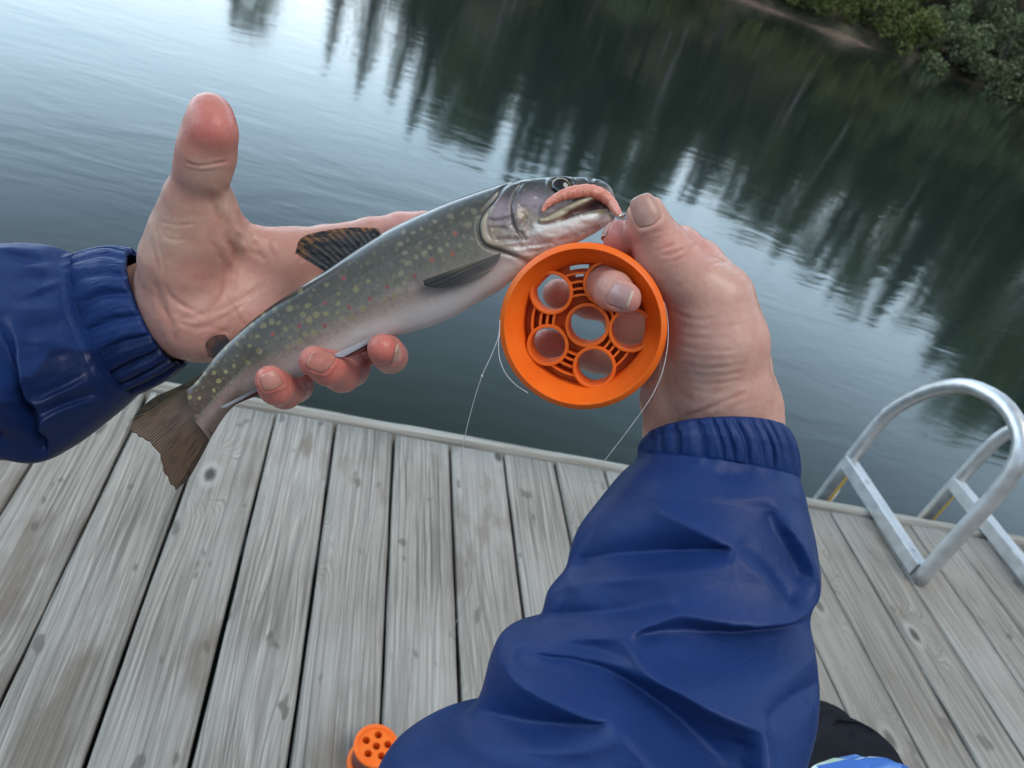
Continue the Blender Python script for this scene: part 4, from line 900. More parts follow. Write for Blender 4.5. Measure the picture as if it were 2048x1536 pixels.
# ---- fins: rayed membranes with thickness
t = NT('fin'); a = t.n('Attribute', attribute_name='tint'); uvn = t.n('UVMap'); s_ = t.n('SeparateXYZ'); t.l(uvn.outputs[0], s_.inputs[0])
ray = t.math('SINE', t.math('MULTIPLY', s_.outputs[0], 6.283 * 24)); t.l(t.mix(t.math('MULTIPLY', t.ramp(ray, [(.1, 1.0), (.75, 0.0)]), .8), a.outputs['Color'], t.mix(1.0, a.outputs['Color'], (.28, .26, .26), 'MULTIPLY')), t.b.inputs['Base Color'])
t.set(Roughness=.38, Specular_IOR_Level=.35, Coat_Weight=.15, Coat_Roughness=.15, Subsurface_Weight=.1, Subsurface_Scale=.002); t.bump(ray, .5, .0006); M_FIN = t.m
def fin(name, base, tip, za, zb, colfn, nu=90, nv=36, bulge=0.0, th=.0005, ragged=.0, nray=16):
    """base, tip: two polylines (photo px) spanned by rays; za, zb depth of base/tip (scalar or list)"""
    B = spline(base, nu); Tp = spline(tip, nu); za = np.interp(np.linspace(0, 1, nu), np.linspace(0, 1, np.size(za)), np.atleast_1d(za)); zb = np.interp(np.linspace(0, 1, nu), np.linspace(0, 1, np.size(zb)), np.atleast_1d(zb))
    rg = np.random.default_rng(len(name)); rag = 1 + ragged * (vnoise(np.linspace(0, 22, nu)[:, None] * np.array([[1, 0]]), 6) - .3)
    v = np.linspace(0, 1, nv)[None] * rag[:, None]; u = np.linspace(0, 1, nu)[:, None] * np.ones((1, nv))
    X = B[:, 0:1] + (Tp[:, 0:1] - B[:, 0:1]) * v; Y = B[:, 1:2] + (Tp[:, 1:2] - B[:, 1:2]) * v; Zd = za[:, None] + (zb - za)[:, None] * v - bulge * np.sin(np.pi * u) * v
    Zd = Zd + .0005 * np.sin(u * 2 * np.pi * nray) * np.clip(v, 0, 1) * .4
    tk = th * (1.25 - v); Wf = P(X, Y, Zd - tk); Wb = P(X, Y, Zd + tk); N = nu * nv
    cl = np.clip(colfn(u.ravel(), v.ravel(), X.ravel(), Y.ravel()), 0, 1); V = np.concatenate([Wf.reshape(-1, 3), Wb.reshape(-1, 3)]); f = grid_faces(nu, nv); F = [tuple(q) for q in f] + [tuple(q[::-1] + N) for q in f]
    for j in range(nv - 1):
        for i in (0, nu - 1): q = (i * nv + j, i * nv + j + 1, i * nv + j + 1 + N, i * nv + j + N); F.append(q if i else q[::-1])
    for i in range(nu - 1):
        for j in (0, nv - 1): q = (i * nv + j, (i + 1) * nv + j, (i + 1) * nv + j + N, i * nv + j + N); F.append(q if j == 0 else q[::-1])
    uv = np.stack([u.ravel() * nray / 24, v.ravel()], 1)
    return link_mesh(name, V, F, M_FIN, fish, cols={'tint': np.vstack([cl, cl])}, uv=np.vstack([uv, uv]))
def c_tail(u, v, x, y):
    n = fbm(np.stack([x / 12, y / 12], -1), 3, 61); c = np.zeros((len(u), 3)) + np.array((.205, .128, .085)); c = mixc(c, (.06, .040, .026), sstep(.35, .0, v)); c = mixc(c, (.10, .085, .03), sstep(.14, .0, u) * .8); n2 = fbm(np.stack([u * 60, v * 5], -1), 3, 66); c = mixc(c, (.07, .05, .034), sstep(-.1, .45, n2) * .75); c = mixc(c, (.24, .175, .13), .5 * sstep(.5, 1, v)); return c
fin('tail_fin', [(372, 776), (378, 790), (386, 804), (396, 820), (406, 838), (414, 852), (424, 864)], [(264, 842), (263, 862), (300, 886), (318, 908), (326, 938), (338, 962), (352, 980)], .420, [.412, .414, .418, .424, .428], c_tail, ragged=.018, nray=34)
link_top = fin('tail_fin', [(404, 744), (388, 764), (372, 778), (360, 790), (356, 800)], [(384, 760), (345, 778), (308, 795), (276, 822), (264, 842)], .420, [.420, .416, .412], lambda u, v, x, y: mixc(np.zeros((len(u), 3)) + np.array((.06, .047, .020)), (.025, .02, .012), sstep(-.1, .35, fbm(np.stack([x / 8, y / 8], -1), 2, 63))), nu=50)
fin('tail_fin', [(414, 878), (418, 872), (424, 866), (432, 854)], [(352, 980), (376, 958), (400, 918), (420, 880)], .420, [.428, .424, .421], lambda u, v, x, y: mixc(np.zeros((len(u), 3)) + np.array((.13, .09, .07)), (.06, .045, .035), sstep(0, .4, fbm(np.stack([x / 9, y / 9], -1), 2, 64))), nu=40)
def c_dorsal(u, v, x, y):
    n = fbm(np.stack([(x + .5 * y) / 16, (y - .3 * x) / 6], -1), 3, 65); c = np.zeros((len(u), 3)) + np.array((.055, .052, .046)); c = mixc(c, (.24, .105, .028), sstep(.45, .95, v)); c = mixc(c, (.010, .010, .010), sstep(.02, .22, n)); return c
fin('dorsal_fin', [(762, 470), (735, 486), (705, 504), (675, 524), (648, 542)], [(756, 456), (700, 455), (650, 461), (602, 476), (590, 506)], [.424, .428], [.424, .428, .432], c_dorsal, bulge=-.002, ragged=.004, nray=13)
fin('adipose_fin', [(462, 684), (450, 694), (438, 708), (430, 718)], [(450, 668), (428, 672), (411, 686), (416, 712)], .424, .426, lambda u, v, x, y: mixc(np.zeros((len(u), 3)) + np.array((.15, .045, .018)), (.018, .014, .012), sstep(.75, .3, v) + .7 * sstep(.1, .4, fbm(np.stack([x / 9, y / 9], -1), 2, 6))), nu=24, nv=16, th=.0011)
def c_pect(u, v, x, y):
    c = np.zeros((len(u), 3)) + np.array((.050, .046, .046)); c = mixc(c, (.16, .14, .06), sstep(.25, .0, u) * .5); c = mixc(c, (.26, .13, .12), sstep(.6, 1, u) * .75 * sstep(1, .2, v)); c = mixc(c, (.20, .19, .20), sstep(.45, 0, v) * .7); c = mixc(c, (.015, .015, .017), sstep(.45, .8, v) * sstep(.8, .3, u) * .9); return c
z0 = fish_front(990, 520)
fin('pectoral_fin', [(1002, 505), (1001, 511), (998, 519), (992, 530)], [(846, 561), (851, 571), (880, 575), (915, 569), (945, 560), (974, 546)], [z0 - .0002, z0 + .0012], [z0 - .0050, z0 - .0048, z0 - .0042, z0 - .0034, z0 - .0022], c_pect, bulge=.0012, th=.0004, nray=9)
def c_white(u, v, x, y):
    c = np.zeros((len(u), 3)) + np.array((.33, .060, .055)); c = mixc(c, (.03, .025, .03), sstep(.30, .36, u) * sstep(.5, .42, u)); c = mixc(c, (.62, .65, .72), sstep(.32, .28, u)); return c
fin('pelvic_fin', [(772, 662), (774, 667), (775, 672), (773, 678)], [(668, 709), (672, 714), (700, 713), (730, 703)], [.4125, .415], [.405, .409, .412], c_white, th=.0007)
fin('anal_fin', [(524, 772), (526, 777), (526, 782), (523, 788)], [(441, 814), (447, 816), (468, 810), (490, 801)], [.411, .416], [.408, .412, .415], c_white, th=.0007)
# ================================================================== ORANGE HAND REEL
t = NT('orange_plastic'); tc = t.n('TexCoord').outputs['Object']
t.l(t.mix(t.ramp(t.noise(tc, 60, 3), [(.4, 0.0), (.7, 1.0)]), (.84, .140, .010), (.86, .165, .016)), t.b.inputs['Base Color'])
t.set(Roughness=.45, Specular_IOR_Level=.3, Subsurface_Weight=.12, Subsurface_Scale=.004); t.b.inputs['Subsurface Radius'].default_value = (1, .3, .05)
t.bump(t.noise(tc, 1800, 2), .12, .0002); M_ORANGE = t.m
Zr = .396; MPX = Zr / FOC                                   # metres per photo pixel at the reel's face
r_c = np.array(CP(1163, 656, Zr)); r_ax = np.array([.165, -.180, .97]); r_ax /= np.linalg.norm(r_ax)
r_x = np.array([1, 0, 0.]) - r_ax * r_ax[0]; r_x /= np.linalg.norm(r_x); r_y = np.cross(r_ax, r_x)
def reel_pt(x, y, z):
    """reel frame: x, y in photo px from its axis, z metres back from the face"""
    q = r_c + np.asarray(x, float)[..., None] * MPX * r_x + np.asarray(y, float)[..., None] * MPX * r_y + np.asarray(z, float)[..., None] * r_ax
    return to_world(q)
def lathe(prof, seg=128, x0=0, y0=0, a0=0, a1=None, pt=reel_pt):
    prof = np.asarray(prof, float); full = a1 is None
    a = np.arange(seg) * 2 * np.pi / seg if full else np.linspace(a0, a1, seg)
    X = x0 + prof[None, :, 0] * np.cos(a)[:, None]; Y = y0 + prof[None, :, 0] * np.sin(a)[:, None]; Zz = np.broadcast_to(prof[None, :, 1], X.shape)
    V = pt(X, Y, Zz).reshape(-1, 3); n = len(prof); F = []
    for i in range(seg if full else seg - 1):
        for k in range(n): F.append((i * n + k, ((i + 1) % seg) * n + k, ((i + 1) % seg) * n + (k + 1) % n, i * n + (k + 1) % n))
    if not full: F += [tuple(range(n)), tuple((seg - 1) * n + k for k in range(n))[::-1]]
    return V, F
reel = thing('hand_reel', to_world(r_c + r_ax * .018), 'orange plastic hand reel with five finger holes, held in the right hand', 'fishing reel')
RO = 168; zb = .037
flip = lambda prof: [(r, zb - z) for r, z in prof][::-1]
pf = [(RO - 10.5, .0003), (RO - 11.2, .00015), (RO - 12, .0004), (154, .0024), (142, .0070), (133, .0112), (128.4, .0136), (127.0, .0144), (126.2, .0170), (129.5, .0170), (132, .0150), (143, .0104), (156, .0056), (RO - .6, .0036), (RO, .0033), (RO + .4, .0028), (RO + .4, .0024), (RO - .2, .0020)]
link_mesh('front_flange', *lathe(pf), M_ORANGE, reel)
link_mesh('back_flange', *lathe(flip(pf)), M_ORANGE, reel)
# drum wall: two hoops joined by short posts, with slots between
b = MB()
for z0, z1 in ((.0165, .0180), (.0190, .0275)): b.add(*lathe([(125.6, z0), (125.6, z1), (129.2, z1), (129.2, z0)], 96))
for k in range(20): a = k * np.pi / 10 + .1; b.add(*lathe([(125.9, .0160), (125.9, .0215), (128.9, .0215), (128.9, .0160)], 5, 0, 0, a, a + (.19 if k % 2 else .12)))
V, F = b.out(); link_mesh('drum', V, F, M_ORANGE, reel, smooth=False)
RINGS = [(-67, -66, 45), (44, -86, 46), (97, 8, 46), (24, 87, 45), (-74, 43, 44)]
def ring(x, y, r, z0, z1, th=7.0):
    q = r - th; return lathe([(r, z0 + .0004), (r - .3, z0 + .00006), (r - .9, z0), (q + .9, z0), (q + .3, z0 + .00006), (q, z0 + .0004), (q, z0 + .0020), (q, z1 - .001), (q, z1), (r, z1), (r, z1 - .001), (r, z0 + .0020)], 64, x, y)
for i, (x, y, r) in enumerate(RINGS):
    V, F = ring(x, y, r, .0118 + .0001 * i, .0300); link_mesh('finger_ring', V, F, M_ORANGE, reel)
V, F = ring(8, 0, 46, .0124, .0295); link_mesh('hub_ring', V, F, M_ORANGE, reel)
# lattice between the rings: concentric arcs, all thin walls
def wall(p, q, z0, z1, w=2.8, n=2):
    p = np.asarray(p, float); q = np.asarray(q, float); e = (q - p) / np.linalg.norm(q - p); nn = np.array([-e[1], e[0]]) * w
    C = [p - nn, p + nn, q + nn, q - nn]; V = [reel_pt(np.array(c[0]), np.array(c[1]), np.array(z)) for z in (z0, z1) for c in C]
    return V, [(3, 2, 1, 0), (4, 5, 6, 7), (0, 1, 5, 4), (1, 2, 6, 5), (2, 3, 7, 6), (3, 0, 4, 7)]
def clear(x, y, mar=1.5): return all(math.hypot(x - a, y - b_) > r - mar for a, b_, r in RINGS + [(8, 0, 46)])
angs = [math.atan2(y, x) for x, y, _ in RINGS]; angs.sort()
for i in range(5):
    a0, a1 = angs[i], angs[(i + 1) % 5] + (2 * math.pi if i == 4 else 0); am = (a0 + a1) / 2
    for r, zz in ((63, .0126), (76, .0127), (90, .0128), (107, .0130)):
        aa = [a for a in np.linspace(a0, a1, 90) if clear(r * math.cos(a), r * math.sin(a))]
        if len(aa) > 2:
            V, F = lathe([(r - 2.3, zz), (r - 2.3, .0272), (r + 2.3, .0272), (r + 2.3, zz)], 12, 0, 0, aa[0] - 1.5 / r, aa[-1] + 1.5 / r); link_mesh('arc_rib', V, F, M_ORANGE, reel, smooth=False)
# floor of the pockets: a thin plate pierced by the finger holes and two slots
from mathutils.geometry import delaunay_2d_cdt
def pierced(R, holes, n=96, nh=40):
    vs, ed = [], []
    for pts in [[(R * math.cos(i * 2 * math.pi / n), R * math.sin(i * 2 * math.pi / n)) for i in range(n)]] + holes:
        o0 = len(vs); vs += [Vector(q) for q in pts]; ed += [(o0 + i, o0 + (i + 1) % len(pts)) for i in range(len(pts))]
    r_ = delaunay_2d_cdt(vs, ed, [], 0, 1e-7); hp = [np.array(h_) for h_ in holes]; out = []
    for f in r_[2]:
        c = np.mean([r_[0][i] for i in f], 0)
        if math.hypot(*c) < R and not any(in_poly(c[:1], c[1:], h_)[0] for h_ in hp): out.append(f)
    return r_[0], out
def arc_slot(r, w, a0, a1): a = np.linspace(a0, a1, 10); return [((r + w) * math.cos(q), (r + w) * math.sin(q)) for q in a] + [((r - w) * math.cos(q), (r - w) * math.sin(q)) for q in a[::-1]]
holes = [[(x + (r - 4) * math.cos(q), y + (r - 4) * math.sin(q)) for q in np.arange(36) * math.pi / 18] for x, y, r in RINGS + [(8, 0, 46)]] + [arc_slot(119, 4.0, -1.86, -1.52), arc_slot(102, 3.4, -1.79, -1.60)]
V2_, F2_ = pierced(127, holes); v_ = np.array([list(q) for q in V2_])
b = MB(); b.add(reel_pt(v_[:, 0], v_[:, 1], np.full(len(v_), .0250)), F2_); b.add(reel_pt(v_[:, 0], v_[:, 1], np.full(len(v_), .0263)), [tuple(f[::-1]) for f in F2_])
link_mesh('floor_plate', *b.out(), M_ORANGE, reel, smooth=False)
# ================================================================== SECOND REEL STANDING ON THE DECK
s_c = np.array([.2168, .664, 0.0])
def spool_pt(x, y, z): return s_c + np.stack([np.asarray(x, float), np.asarray(y, float), np.asarray(z, float)], -1)
reel2 = thing('hand_reel', s_c, 'small orange reel with round holes standing on the planks beside the sleeve', 'fishing reel')
link_mesh('flange', *lathe([(.0365, .052), (.0365, .055), (.034, .0565), (.030, .0565), (.029, .054), (.029, .050), (.033, .050)], 64, pt=spool_pt), M_ORANGE, reel2)
link_mesh('foot_flange', *lathe([(.033, .0015), (.038, .001), (.038, .005), (.033, .0085), (.028, .0085), (.028, .0015)], 64, pt=spool_pt), M_ORANGE, reel2)
link_mesh('drum', *lathe([(.030, .008), (.031, .008), (.031, .051), (.030, .051)], 64, pt=spool_pt), simple('reel_line_winding', (.16, .06, .06), .5), reel2)
def holed_disc(R, holes, z0, z1):
    """disc with round holes: grid of cells, masked, as a thick plate"""
    n = 120; g = np.linspace(-R, R, n); X, Y = np.meshgrid(g, g, indexing='ij'); sd = np.hypot(X, Y) - R
    for hx, hy, hr in holes: sd = np.maximum(sd, hr - np.hypot(X - hx, Y - hy))
    return X, Y, sd
hs_ = [(0, -.0005, .0062)] + [(.0185 * math.cos(q), .0185 * math.sin(q), .0062) for q in (1.45, 1.45 + 1.257, 1.45 + 2.513, 1.45 + 3.77, 1.45 + 5.027)]
# plate built as fans between the rim circle and the hole circles with a 2-D triangulation
from mathutils.geometry import delaunay_2d_cdt
vs, fs = [], []; 
def loop_pts(x, y, r, n): return [(x + r * math.cos(i * 2 * math.pi / n), y + r * math.sin(i * 2 * math.pi / n)) for i in range(n)]
edges = []
for x, y, r in [(0, 0, .0295)] + hs_:
    n = 64 if r > .02 else 28; o0 = len(vs); vs += [Vector(q) for q in loop_pts(x, y, r, n)]; edges += [(o0 + i, o0 + (i + 1) % n) for i in range(n)]
res = delaunay_2d_cdt(vs, edges, [], 0, 1e-7); v2, f2 = res[0], res[2]
keep = [f for f in f2 if (lambda c: math.hypot(*c) < .0295 and all(math.hypot(c[0] - x, c[1] - y) > r * .995 for x, y, r in hs_))(np.mean([v2[i] for i in f], 0))]
b = MB(); b.add([spool_pt(v[0], v[1], .0545) for v in v2], keep)
for x, y, r in hs_: b.add(*lathe([(r, .0545), (r, .012), (r + .0012, .012), (r + .0012, .0543)], 28, x, y, pt=spool_pt))
link_mesh('top_plate', *b.out(), M_ORANGE, reel2, smooth=False)
# ================================================================== JACKET SLEEVES
t = NT('navy_nylon'); tc = t.n('TexCoord').outputs['Object']; a = t.n('Attribute', attribute_name='wet')
c = t.mix(t.ramp(t.noise(tc, 40, 4), [(.35, 0.0), (.7, 1.0)]), (.0092, .029, .118), (.0112, .034, .136))
c = t.mix(t.math('MULTIPLY', t.ramp(t.noise(tc, 90, 4, .7), [(.66, 0.0), (.85, 1.0)]), .10), c, (.10, .13, .24))
c = t.mix(a.outputs['Fac'], c, (.005, .012, .052))
uvn = t.n('UVMap'); t.l(c, t.b.inputs['Base Color']); t.set(Roughness=.5, Specular_IOR_Level=.22)
t.l(t.mix(a.outputs['Fac'], (.50,) * 3, (.36,) * 3), t.b.inputs['Roughness'])
wv1 = t.n('TexWave', i_Scale=1.0); t.l(t.map(uvn.outputs[0], (900, 900, 1), rot=(0, 0, .6)), wv1.inputs['Vector'])
bb = t.bump(t.noise(t.map(tc, (1, 1, 1)), 30, 2, .5), .08, .003); bb = t.bump(t.noise(t.map(tc, (1, 1, 1)), 260, 4, .65), .16, .0006, bb); rd = t.noise(tc, 38, 3, .5, .8); bb = t.bump(t.ramp(t.math('ABSOLUTE', t.math('SUBTRACT', rd, .5)), [(.0, 1.0), (.09, 0.0)]), .10, .0016, bb); t.bump(wv1.outputs['Fac'], .04, .0003, bb); M_NYLON = t.m
def tube_outline(A, B, za, zd, th, nu, nv, wrap_pow=.9, bow=(0,)):
    """sleeve skin from two outline polylines A (left) and B (right) in photo px; za depth of the middle, th half thickness (fraction of half width)"""
    A2, B2 = by_knot(A, nu), by_knot(B, nu); k = np.linspace(0, 1, nu); z = np.interp(k, np.linspace(0, 1, len(za)), za); tf = np.interp(k, np.linspace(0, 1, len(th)), th)
    a = np.arange(nv) * 2 * np.pi / nv; ca = np.cos(a); sa = np.sin(a); C = (A2 + B2) / 2; H = (B2 - A2) / 2
    X = C[:, None, 0] + H[:, None, 0] * ca; Y = C[:, None, 1] + H[:, None, 1] * ca; hw = np.linalg.norm(H, axis=1) / FOC * z
    bw = np.interp(k, np.linspace(0, 1, len(bow)), bow); ax_ = np.stack([H[:, 1], -H[:, 0]], 1); ax_ /= np.linalg.norm(ax_, axis=1)[:, None] + 1e-9; fa = np.sin(a)
    X = X + (bw * ax_[:, 0])[:, None] * fa; Y = Y + (bw * ax_[:, 1])[:, None] * fa
    n = -(hw * tf)[:, None] * (np.sign(sa) * np.abs(sa) ** wrap_pow)[None]
    return X, Y, z[:, None] * np.ones((1, nv)), n, a, k
def fold_field(X, Y, folds):
    h = np.zeros(X.shape); x, y = X.ravel(), Y.ravel()
    for f in folds:
        poly, A, w1, w2 = f[:4]; kind = f[4] if len(f) > 4 else 'step'
        d, t_ = pl_dist(x, y, spline(poly, 6 * len(poly)) if len(poly) > 2 else poly, True); tap = sstep(-.02, .22, t_) * sstep(1.02, .74, t_)
        if kind == 'ridge': g = np.exp(-np.sqrt((d / np.where(d < 0, w1, w2)) ** 2 * 1.6 + .02) + .14)
        else:
            u = d / np.where(d < 0, w1, w2); g = np.where(d < 0, u * np.exp(.5 - .5 * u * u), u * np.exp(.5 - .5 * u * u))
            cr = np.exp(-(d / (.28 * min(w1, w2))) ** 2); g = g + 0 * cr
        h += (A * tap * g).reshape(X.shape) if True else 0
    return h
# ---- right sleeve
RA = [(1278, 905), (1272, 920), (1240, 950), (1195, 1005), (1160, 1052), (1142, 1095), (1130, 1140), (1096, 1185), (1075, 1240), (1010, 1266), (982, 1310), (960, 1390), (930, 1436), (850, 1452), (780, 1500), (740, 1580), (720, 1700)]
RB = [(1586, 955), (1590, 972), (1600, 1000), (1612, 1035), (1624, 1080), (1630, 1130), (1626, 1180), (1613, 1232), (1618, 1280), (1625, 1320), (1628, 1370), (1624, 1420), (1612, 1470), (1592, 1520), (1560, 1590), (1520, 1680), (1480, 1800)]
Z6 = lambda pts: [(900 + x / 2.145, 820 + y / 2.145) for x, y in pts]
X, Y, Zc, n_, a, k = tube_outline(RA, RB, [.428, .422, .405, .385, .365, .345, .33], None, [.72, .70, .66, .66, .62, .58, .55], 420, 420, bow=(26, 20, 10, 0, 0, 0))
def membrane(lines, x0, y0, x1, y1, g=5.0, it=700, pull=.0008, soft=3):
    """height field stretched like cloth between crest and valley lines: (polyline px, height list in mm)"""
    nx, ny = int((x1 - x0) / g) + 1, int((y1 - y0) / g) + 1; H = np.zeros((nx, ny)); fix = np.zeros((nx, ny)); val = np.zeros((nx, ny))
    for poly, hs in lines:
        n = 400; q = spline(poly, n) if len(poly) > 2 else np.linspace(poly[0], poly[1], n); hv_ = np.interp(np.linspace(0, 1, n), np.linspace(0, 1, len(hs)), hs)
        i = np.round((q[:, 0] - x0) / g).astype(int); j = np.round((q[:, 1] - y0) / g).astype(int); ok = (i >= 0) & (i < nx) & (j >= 0) & (j < ny); val[i[ok], j[ok]] = hv_[ok]; fix[i[ok], j[ok]] = 1
    m = fix > 0
    for st in (8, 4, 2, 1):                                        # coarse-to-fine relaxation
        for _ in range(it // st if st > 1 else it):
            Hp = np.pad(H, st, 'edge'); A = .25 * (Hp[2 * st:, st:-st] + Hp[:-2 * st, st:-st] + Hp[st:-st, 2 * st:] + Hp[st:-st, :-2 * st]); H = A * (1 - pull * st * st); H[m] = val[m]
    for _ in range(soft): Hp = np.pad(H, 1, 'edge'); H = .25 * (Hp[2:, 1:-1] + Hp[:-2, 1:-1] + Hp[1:-1, 2:] + Hp[1:-1, :-2]) * .6 + H * .4
    def f(X, Y):
        u = np.clip((X - x0) / g, 1, nx - 2.001); v = np.clip((Y - y0) / g, 1, ny - 2.001); i = u.astype(int); j = v.astype(int); u = u - i; v = v - j
        u, v = [q for q in (u, v)]
        def w(t): return [((-t + 2) * t - 1) * t / 2, ((3 * t - 5) * t * t + 2) / 2, ((-3 * t + 4) * t + 1) * t / 2, (t - 1) * t * t / 2]
        wu, wv2 = w(u), w(v); out = 0
        for p in range(4):
            for q in range(4): out = out + wu[p] * wv2[q] * H[np.clip(i + p - 1, 0, nx - 1), np.clip(j + q - 1, 0, ny - 1)]
        return out / 1000
    return f
MF = membrane([(Z6(p), h) for p, h in [
    ([(760, 250), (900, 300), (1080, 330), (1280, 330), (1420, 330)], [2, 3, 3, 3, 2]), ([(1050, 215), (1100, 250), (1180, 240), (1240, 210)], [-1, -2.5, -2, 0]),
    ([(830, 370), (950, 430), (1040, 480), (1110, 530)], [4, 6, 6.5, 6]), ([(505, 675), (640, 610), (800, 572), (950, 548), (1085, 518)], [-13, -13, -12, -9, 0]),
    ([(500, 715), (640, 655), (800, 615), (950, 590), (1090, 560)], [1, 3.5, 4.5, 5, 6]), ([(1110, 530), (1180, 590), (1250, 660), (1320, 750)], [6, 6.5, 6, 4]), ([(1140, 500), (1230, 560), (1300, 640), (1360, 730)], [1, -1, -2, -1]),
    ([(1285, 350), (1330, 430), (1400, 520), (1460, 640), (1488, 750)], [3, 6.5, 8, 8, 5]), ([(1270, 400), (1310, 480), (1360, 560), (1410, 650)], [-1, -2, -3, -2]), ([(1500, 400), (1520, 520), (1535, 640)], [-3, -4, -3]),
    ([(395, 880), (520, 835), (680, 790), (870, 722)], [-11, -9, -6, 0]), ([(380, 925), (520, 880), (690, 835), (890, 748)], [3, 4, 5, 6]),
    ([(890, 748), (1010, 775), (1180, 800), (1350, 802), (1480, 758)], [6, 7, 8, 8, 5]), ([(760, 850), (900, 835), (1050, 850), (1250, 862), (1400, 858), (1510, 860)], [-1, -4, -7, -8, -7, -4]),
    ([(800, 880), (1000, 960), (1250, 1000), (1500, 1000)], [2, 0, 1, 1]), ([(700, 860), (760, 945), (900, 1015), (1070, 1105), (1200, 1165)], [5, 8, 10, 10, 8]),
    ([(290, 985), (450, 985), (620, 1010), (760, 1075), (880, 1160), (1000, 1270), (1110, 1400), (1190, 1550)], [-5, -11, -13, -13, -13, -11, -9, -8]), ([(200, 1000), (300, 1050), (450, 1095), (650, 1160)], [4, 5, 5, 6]),
    ([(100, 1270), (300, 1240), (470, 1205), (620, 1145)], [-9, -8, -6, 2]), ([(90, 1325), (280, 1290), (460, 1255), (580, 1215), (670, 1170)], [3, 4, 5, 6, 7]), ([(670, 1170), (760, 1265), (850, 1380), (900, 1560)], [7, 9, 9, 7]),
    ([(1200, 1165), (1200, 1300), (1255, 1430), (1310, 1570)], [8, 9, 9, 8]), ([(1140, 1240), (1150, 1340), (1190, 1460), (1230, 1560)], [-2, -5, -6, -6]), ([(1460, 1150), (1480, 1300), (1500, 1450)], [1, 1, 1]), ([(1230, 1150), (1350, 1120), (1500, 1110)], [1, -4, -4]),
    ([(790, 1380), (780, 1450), (800, 1560)], [-2, -4, -4]), ([(100, 1400), (400, 1420), (600, 1480)], [0, -2, -3]), ([(1490, 770), (1500, 860), (1530, 900)], [-1, -5, -3])]], 660, 860, 1700, 1620)
vis = np.clip(-n_ / (np.abs(n_).max(1, keepdims=True) + 1e-9), -1, 1) * -1
facing = np.clip(np.sin(a)[None] * 2.2, 0, 1) * np.ones_like(X)
h = 1.25 * MF(X, Y) * facing
h += .0010 * fbm(np.stack([X / 160, Y / 90], -1), 2, 71) + .0002 * fbm(np.stack([X / 30, Y / 22], -1), 3, 72)
endt = sstep(0, .03, k)[:, None]; h *= .25 + .75 * endt
gath = .0011 * (vnoise(np.stack([np.broadcast_to(a * 9, X.shape), np.zeros_like(X)], -1), 5)) * sstep(.10, 0, k)[:, None]
puff = (.0045 * sstep(0, .035, k) * sstep(.35, .05, k))[:, None] * facing
W = P(X, Y, Zc) + (n_ - h - gath - puff)[..., None] * CF
UVs = np.stack([np.broadcast_to(k[:, None], X.shape), np.broadcast_to(a[None] / 6.283, X.shape)], -1).reshape(-1, 2)
sl_r = link_mesh('jacket_sleeve', W.reshape(-1, 3), grid_faces(420, 420, True), M_NYLON, person, cols={'wet': np.zeros(X.size)}, uv=UVs)
sl_r['label'] = 'right sleeve of the navy blue rain jacket, with deep soft folds'
